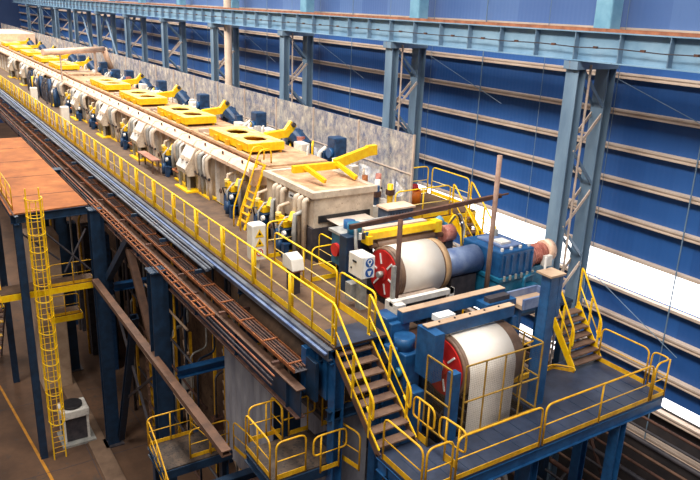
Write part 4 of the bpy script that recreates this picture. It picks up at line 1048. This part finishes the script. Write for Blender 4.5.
# post box in front of it (blue leg box)
t = T('blue_upright', 'tall blue box column of the roll frame beside the mesh fence', 'column', (13.42, 11.26, 0))
bevel(MB().box(13.26, 13.58, 11.1, 11.42, 0, 15.75).build('post', 'blue', t), .02)
MB().box(13.2, 13.75, 11.05, 11.55, 15.75, 15.8).build('cap', 'concrete', t)
bevel(MB().box(13.58, 13.72, 11.1, 11.5, 14.6, 15.75).build('side_box', 'blue', t), .01)
MB().cyl((13.5, 11.55, 14.5), (13.5, 11.55, 16.1), .03, n=8).build('pipe', 'plainw', t)
# cross beams of roll frame
def topbeam(label, x0, x1, y0, y1, z0, z1, side, top):
    t = T('roll_frame_beam', label, 'beam', ((x0 + x1) / 2, (y0 + y1) / 2, z0))
    bevel(MB().box(x0, x1, y0, y1, z0, z1 - .02).build('beam', side, t), .02)
    MB().box(x0, x1, y0, y1, z1 - .02, z1).build('top_face', top, t)
    return t
bt = topbeam('blue beam with dusty tan top directly above the lower strip roll', 10.25, 13.2, 12.12, 12.34, 14.3, 14.64, 'blue', 'concrete')
MB().box(10.2, 10.5, 11.75, 12.45, 13.3, 14.58).build('bracket', 'blue', bt)
MB().box(13.14, 13.3, 12.1, 12.4, 13.4, 14.3).build('bracket', 'blue', bt)
for q in range(6): MB().cyl((10.7 + .5 * q, 12.23, 14.64), (10.7 + .5 * q, 12.23, 14.67), .025, n=8).build('bolt', 'dark', bt)
bt = topbeam('blue beam with tan top, second one back from the lower strip roll', 10.3, 13.9, 13.2, 13.45, 14.25, 14.6, 'blue', 'concrete')
MB().box(12.8, 13.9, 12.75, 13.2, 14.25, 14.45).build('bracket_table', 'blue', bt)
MB().box(12.95, 13.7, 12.82, 13.05, 14.45, 14.58).build('clamp', 'dark', bt)
t = T('tube_stand', 'light grey U shaped frame of square tube below the upper roll', 'frame', (11.4, 14.2, 13.8))
MB().box(10.6, 12.75, 14.05, 14.2, 14.35, 14.5).build('front_tube', 'white', t)
MB().box(10.6, 10.9, 13.85, 14.4, 13.1, 14.45).build('end_box', 'white', t)
MB().box(12.6, 12.76, 14.05, 14.2, 13.1, 14.5).build('end_post', 'white', t)
MB().box(10.9, 12.6, 14.6, 14.75, 14.15, 14.3).build('rear_tube', 'tan', t)
t = T('tray_channel', 'blue channel tray holding pale material right of the roll frame', 'tray', (14.0, 12.6, 14.2))
MB().box(13.9, 15.1, 12.45, 12.52, 14.2, 14.5).box(13.9, 15.1, 13.08, 13.15, 14.2, 14.5).box(15.05, 15.12, 12.45, 13.15, 14.2, 14.5).build('sides', 'bluegrey', t)
MB().box(13.9, 15.1, 12.5, 13.1, 14.18, 14.3).build('bed', 'concrete', t)
for x in (14.0, 14.9): MB().box(x, x + .12, 12.7, 12.9, 0, 14.18).build('leg', 'blue', t)
# lower blue base of roll frame and side castings
t = T('roll_frame_base', 'blue side frame and bearing housings left of the lower strip roll', 'frame', (10.2, 12.8, 9))
bevel(MB().box(10.0, 10.5, 12.6, 13.6, 11.0, 13.7).build('side_frame', 'blue', t), .03)
bevel(MB().box(9.95, 10.35, 13.4, 14.0, 11.0, 14.4).build('rear_post', 'blue', t), .03)
bevel(MB().box(9.8, 10.3, 12.9, 13.3, 13.2, 13.8).build('bearing_housing', 'blue', t), .04)
MB().cyl((10.25, 13.0, 13.7), (10.25, 13.0, 14.05), .28, n=18).build('bearing_cover', 'blue', t, True)
MB().ring((9.96, 12.95, 12.7), (9.99, 12.95, 12.7), .35, .31, 24).build('hose_loop', 'dark', t)
bevel(MB().box(10.0, 10.6, 13.25, 13.55, 13.7, 14.3).build('bearing_bracket', 'blue', t), .03)
MB().cyl((10.0, 12.75, 13.2), (9.85, 12.75, 13.2), .12, n=14).build('flange', 'teal', t, True)
MB().cyl((9.7, 13.1, 13.5), (9.9, 13.1, 13.5), .16, n=16).build('bearing_cap', 'dark', t, True)
bevel(MB().box(9.95, 10.3, 12.1, 12.5, 8.0, 12.9).build('leg', 'blue', t), .02)
MB().tube(rounded([V((9.9, 12.2, 13.2)), V((9.7, 12.2, 12.9)), V((9.8, 12.2, 12.5)), V((10.0, 12.2, 12.4))], .15), .03).build('hose', 'dark', t, True)
MB().box(10.5, 13.6, 13.6, 15.0, 12.9, 13.1).build('drip_pan', 'rust', t)
MB().box(10.5, 13.6, 15.8, 18.8, 12.9, 13.1).build('drip_pan', 'dark', t)
MB().box(10.4, 13.8, 11.5, 18.0, 8.0, 8.2).build('pit_floor', 'dark', t)
# lower roll with strip
LY, LZ, LR = 12.2, 13.36, .84
t = T('bridle_roll', 'lower roll with red end disc inside the mesh fence', 'roll', (12, LY, 12.4))
MB().cyl((10.95, LY, LZ), (12.95, LY, LZ), LR, n=48).build('roll_body', 'rubber', t, True)
disc_end(t, 10.95, LY, LZ, LR - .1)
MB().ring((10.93, LY, LZ), (11.0, LY, LZ), LR + .005, LR - .1, 40).build('roll_edge', 'rubber', t, True)
t = T('steel_strip', 'shiny white steel strip bending over the lower roll and hanging straight down', 'strip', (12, LY, 8))
path = []
path.append((LY + .75, LZ + LR + .05)); path.append((LY + .3, LZ + LR + .03))
for q in range(17):
    a = math.radians(90 - 90 * q / 16); path.append((LY - (LR + .02) * math.cos(a), LZ + (LR + .02) * math.sin(a)))
path += [(LY - LR - .02, 12.4), (LY - LR - .02, 11.0), (LY - LR - .02, 8.2)]
vs = []; fs = []
for i, (y, z) in enumerate(path):
    for x in (11.08, 12.62): vs += [(x, y, z), (x, y + .012, z - .012)]
for i in range(len(path) - 1):
    a = 4 * i; fs += [(a, a + 2, a + 6, a + 4), (a + 1, a + 5, a + 7, a + 3), (a, a + 4, a + 5, a + 1), (a + 2, a + 3, a + 7, a + 6)]
MB().add(vs, fs).build('strip_sheet', 'strip', t, True)
tag(MB().box(11.1, 11.65, 12.7, 13.0, 14.32, 14.48).build('white_block', 'plainw'), 'small white block lying behind the blue beam over the lower roll', 'block')
# rusty gantry
t = T('rusty_gantry', 'rusty pipe gantry with one level bar and two uprights in front of the upper roll', 'gantry', (12.5, 14.5, 13.2))
MB().cyl((11.0, 14.45, 12.9), (11.0, 14.45, 16.65), .07, n=10).build('upright', 'rust', t, True)
MB().cyl((14.45, 14.5, 13.3), (14.45, 14.5, 18.1), .075, n=10).build('upright', mat('dusty_rusty_pipe', (134, 104, 92), (160, 130, 114), scale=3, rough=.8), t, True)
MB().bar((9.5, 14.6, 16.6), (14.75, 14.6, 16.86), .1, .12).build('level_bar', 'rust', t)
MB().cyl((14.45, 14.5, 16.9), (14.95, 14.5, 16.92), .03, n=6).build('stub', 'rust', t)

# upper right landing
ZU = 14.9
t = deck('small landing in the corner behind the machine by the wall', 14.15, 17.9, 18.95, 19.75, ZU, ((14.3, 19.6), (17.7, 19.1)), 'deck', 'yellow')
MB().box(15.65, 17.9, 19.75, 21.8, ZU - .06, ZU).build('deck_plate', 'deck', t)
for x in (15.75, 17.75): MB().box(x - .08, x + .08, 21.6, 21.76, 0, ZU - .06).build('leg', 'dblue', t)
railing('yellow railing at the front of the corner landing by the wall', [(14.15, 18.95, ZU), (16.6, 18.95, ZU)], m='yellow', sp=1.2)
railing('yellow railing at the back of the corner landing, beside the dusty screen end', [(16.9, 21.8, ZU), (17.85, 21.8, ZU)], m='yellow', sp=1.3)
railing('yellow railing along the wall side of the corner landing', [(17.9, 21.6, ZU), (17.9, 19.4, ZU)], m='yellow', sp=2.3)
stair('short yellow staircase running down from the corner landing toward the gearbox', 16.75, 17.6, 18.95, ZU, 17.2, 13.4, 7, strm='yellow')
t = T('orange_drum', 'orange drum with red top standing on the corner landing', 'drum', (16.4, 20.8, ZU))
MB().cyl((16.4, 20.8, ZU), (16.4, 20.8, ZU + .5), .27, n=20).build('drum_body', 'orangep', t, True)
MB().cyl((16.4, 20.8, ZU + .5), (16.4, 20.8, ZU + .72), .2, .14, n=16).build('red_top', 'signr', t, True)
# dark slatted cabinet right of the outlet
t = T('fan_cabinet', 'dark slatted blue grey cabinet with tan lid behind the outlet strip', 'cabinet', (13.9, 18.7, 13.2))
bevel(MB().box(13.4, 14.45, 18.3, 18.9, 14.7, 15.6).build('body', mat('slate_panel', (66, 78, 100), (92, 100, 118), scale=3, rough=.5), t), .02)
for q in range(8): MB().box(13.5 + .12 * q, 13.53 + .12 * q, 18.28, 18.3, 14.75, 15.5).build('slat', 'dark', t)
MB().box(13.35, 14.5, 18.25, 18.93, 15.6, 15.66).build('lid', 'eave', t)
MB().box(13.4, 14.45, 18.3, 18.9, 13.2, 14.7).build('stand', 'dark', t)
t = T('valve_cluster', 'cluster of orange and brown valves behind the dark cabinet', 'valve', (14.3, 20.6, 14.0))
for q in range(7):
    x = 13.7 + .2 * q; y = 20.3 + .25 * (q % 3)
    MB().cyl((x, y, 15.2), (x, y, 15.9 + .15 * (q % 3)), .11, n=8).build('valve', ('redm', 'rust', 'orange_rust', 'navy', 'white', 'redm', 'yellow')[q], t, True)
    MB().box(x - .12, x + .12, y - .12, y + .12, 15.5, 15.7).build('flange', ('rust', 'white', 'dark')[q % 3], t)
MB().box(13.6, 15.1, 20.1, 21.0, 14.0, 15.2).build('base', 'white', t)
t = T('lubrication_unit', 'pale blue hydraulic unit with hoses behind the yellow beam', 'machine', (14.6, 17.0, 13.6))
bevel(MB().box(14.1, 14.9, 16.8, 17.3, 14.2, 15.35).build('tank', 'teal', t), .04)
MB().box(14.2, 14.8, 16.9, 17.2, 0, 14.2).build('pedestal', 'dblue', t)
MB().cyl((14.3, 17.0, 15.35), (14.6, 17.0, 15.5), .15, n=12).build('pump', 'cyan', t, True)
for q in range(3): MB().tube(rounded([V((14.8, 16.9, 15.3)), V((15.1 + .1 * q, 16.9, 15.7)), V((15.3 + .1 * q, 16.8, 15.1)), V((15.2, 16.6, 14.6))], .2), .03).build('hose', ('yellow', 'dark', 'grey')[q], t, True)
t = T('end_bearing', 'pinkish round bearing cap at the right end of the press roll', 'bearing', (14.6, 16.3, 15))
MB().cyl((13.9, 16.1, 15.36), (14.3, 16.1, 15.36), .26, n=20).build('cap', 'redm', t, True)
MB().box(13.95, 14.25, 15.95, 16.35, 13.2, 15.15).build('pedestal', 'dark', t)

# ------------------------------------------------------------ light
wd = bpy.data.worlds.new('world'); S.world = wd; wd.use_nodes = True
N = wd.node_tree.nodes; L = wd.node_tree.links
bg = N['Background']
tc = N.new('ShaderNodeTexCoord'); sp = N.new('ShaderNodeSeparateXYZ'); L.new(tc.outputs['Generated'], sp.inputs[0])
cr = N.new('ShaderNodeValToRGB'); L.new(sp.outputs[2], cr.inputs[0])
cr.color_ramp.elements[0].position = 0.0; cr.color_ramp.elements[0].color = (.10, .085, .08, 1)
cr.color_ramp.elements[1].position = .75; cr.color_ramp.elements[1].color = (.84, .82, .82, 1)
e = cr.color_ramp.elements.new(.2); e.color = (.26, .25, .26, 1)
L.new(cr.outputs[0], bg.inputs[0]); bg.inputs[1].default_value = .66
sun = bpy.data.lights.new('sun', 'SUN'); sun.energy = 1.3; sun.angle = math.radians(20); sun.color = (1, .95, .88)
so = bpy.data.objects.new('sun', sun); COL.objects.link(so)
d = V((.5, .30, -.8)); so.rotation_euler = d.to_track_quat('-Z', 'Y').to_euler()
for i, (x, y, ln, e_) in enumerate(((8, 16, 26, 4600), (8, 50, 36, 7500), (8, 92, 40, 9000))):  # unseen overhead area lights, added to brighten machine and wall above a darker floor
    lamp = bpy.data.lights.new('added_overhead_fill', 'AREA'); lamp.shape = 'RECTANGLE'; lamp.energy = e_; lamp.size = 3; lamp.size_y = ln; lamp.color = (1, .95, .86)
    lo = bpy.data.objects.new('added_overhead_fill', lamp); COL.objects.link(lo); lo.location = (x, y, 30)
    lo.rotation_euler = (0, math.radians(-3), 0)

# ------------------------------------------------------------ camera
Y_ = V((-478, -252, 709.62)).normalized(); D_ = V((-80, 2150, 709.62)).normalized()
Z_ = -D_; Y_ = (Y_ - Z_ * Y_.dot(Z_)).normalized(); X_ = Y_.cross(Z_)
def tw(c): return V((X_.dot(c), Y_.dot(c), Z_.dot(c)))
right = tw(V((1, 0, 0))); up = tw(V((0, -1, 0))); back = tw(V((0, 0, -1)))
cam = bpy.data.cameras.new('camera'); co = bpy.data.objects.new('camera', cam); COL.objects.link(co)
mt = Matrix((right, up, back)).transposed().to_4x4(); mt.translation = V((0, 0, 22))
co.matrix_world = mt
cam.sensor_width = 36; cam.lens = 709.62 / 700 * 36; cam.clip_end = 500; cam.clip_start = .1
S.camera = co
S.view_settings.view_transform = 'Standard'; S.view_settings.look = 'None'
S.view_settings.exposure = 0.12; S.view_settings.gamma = 1.0
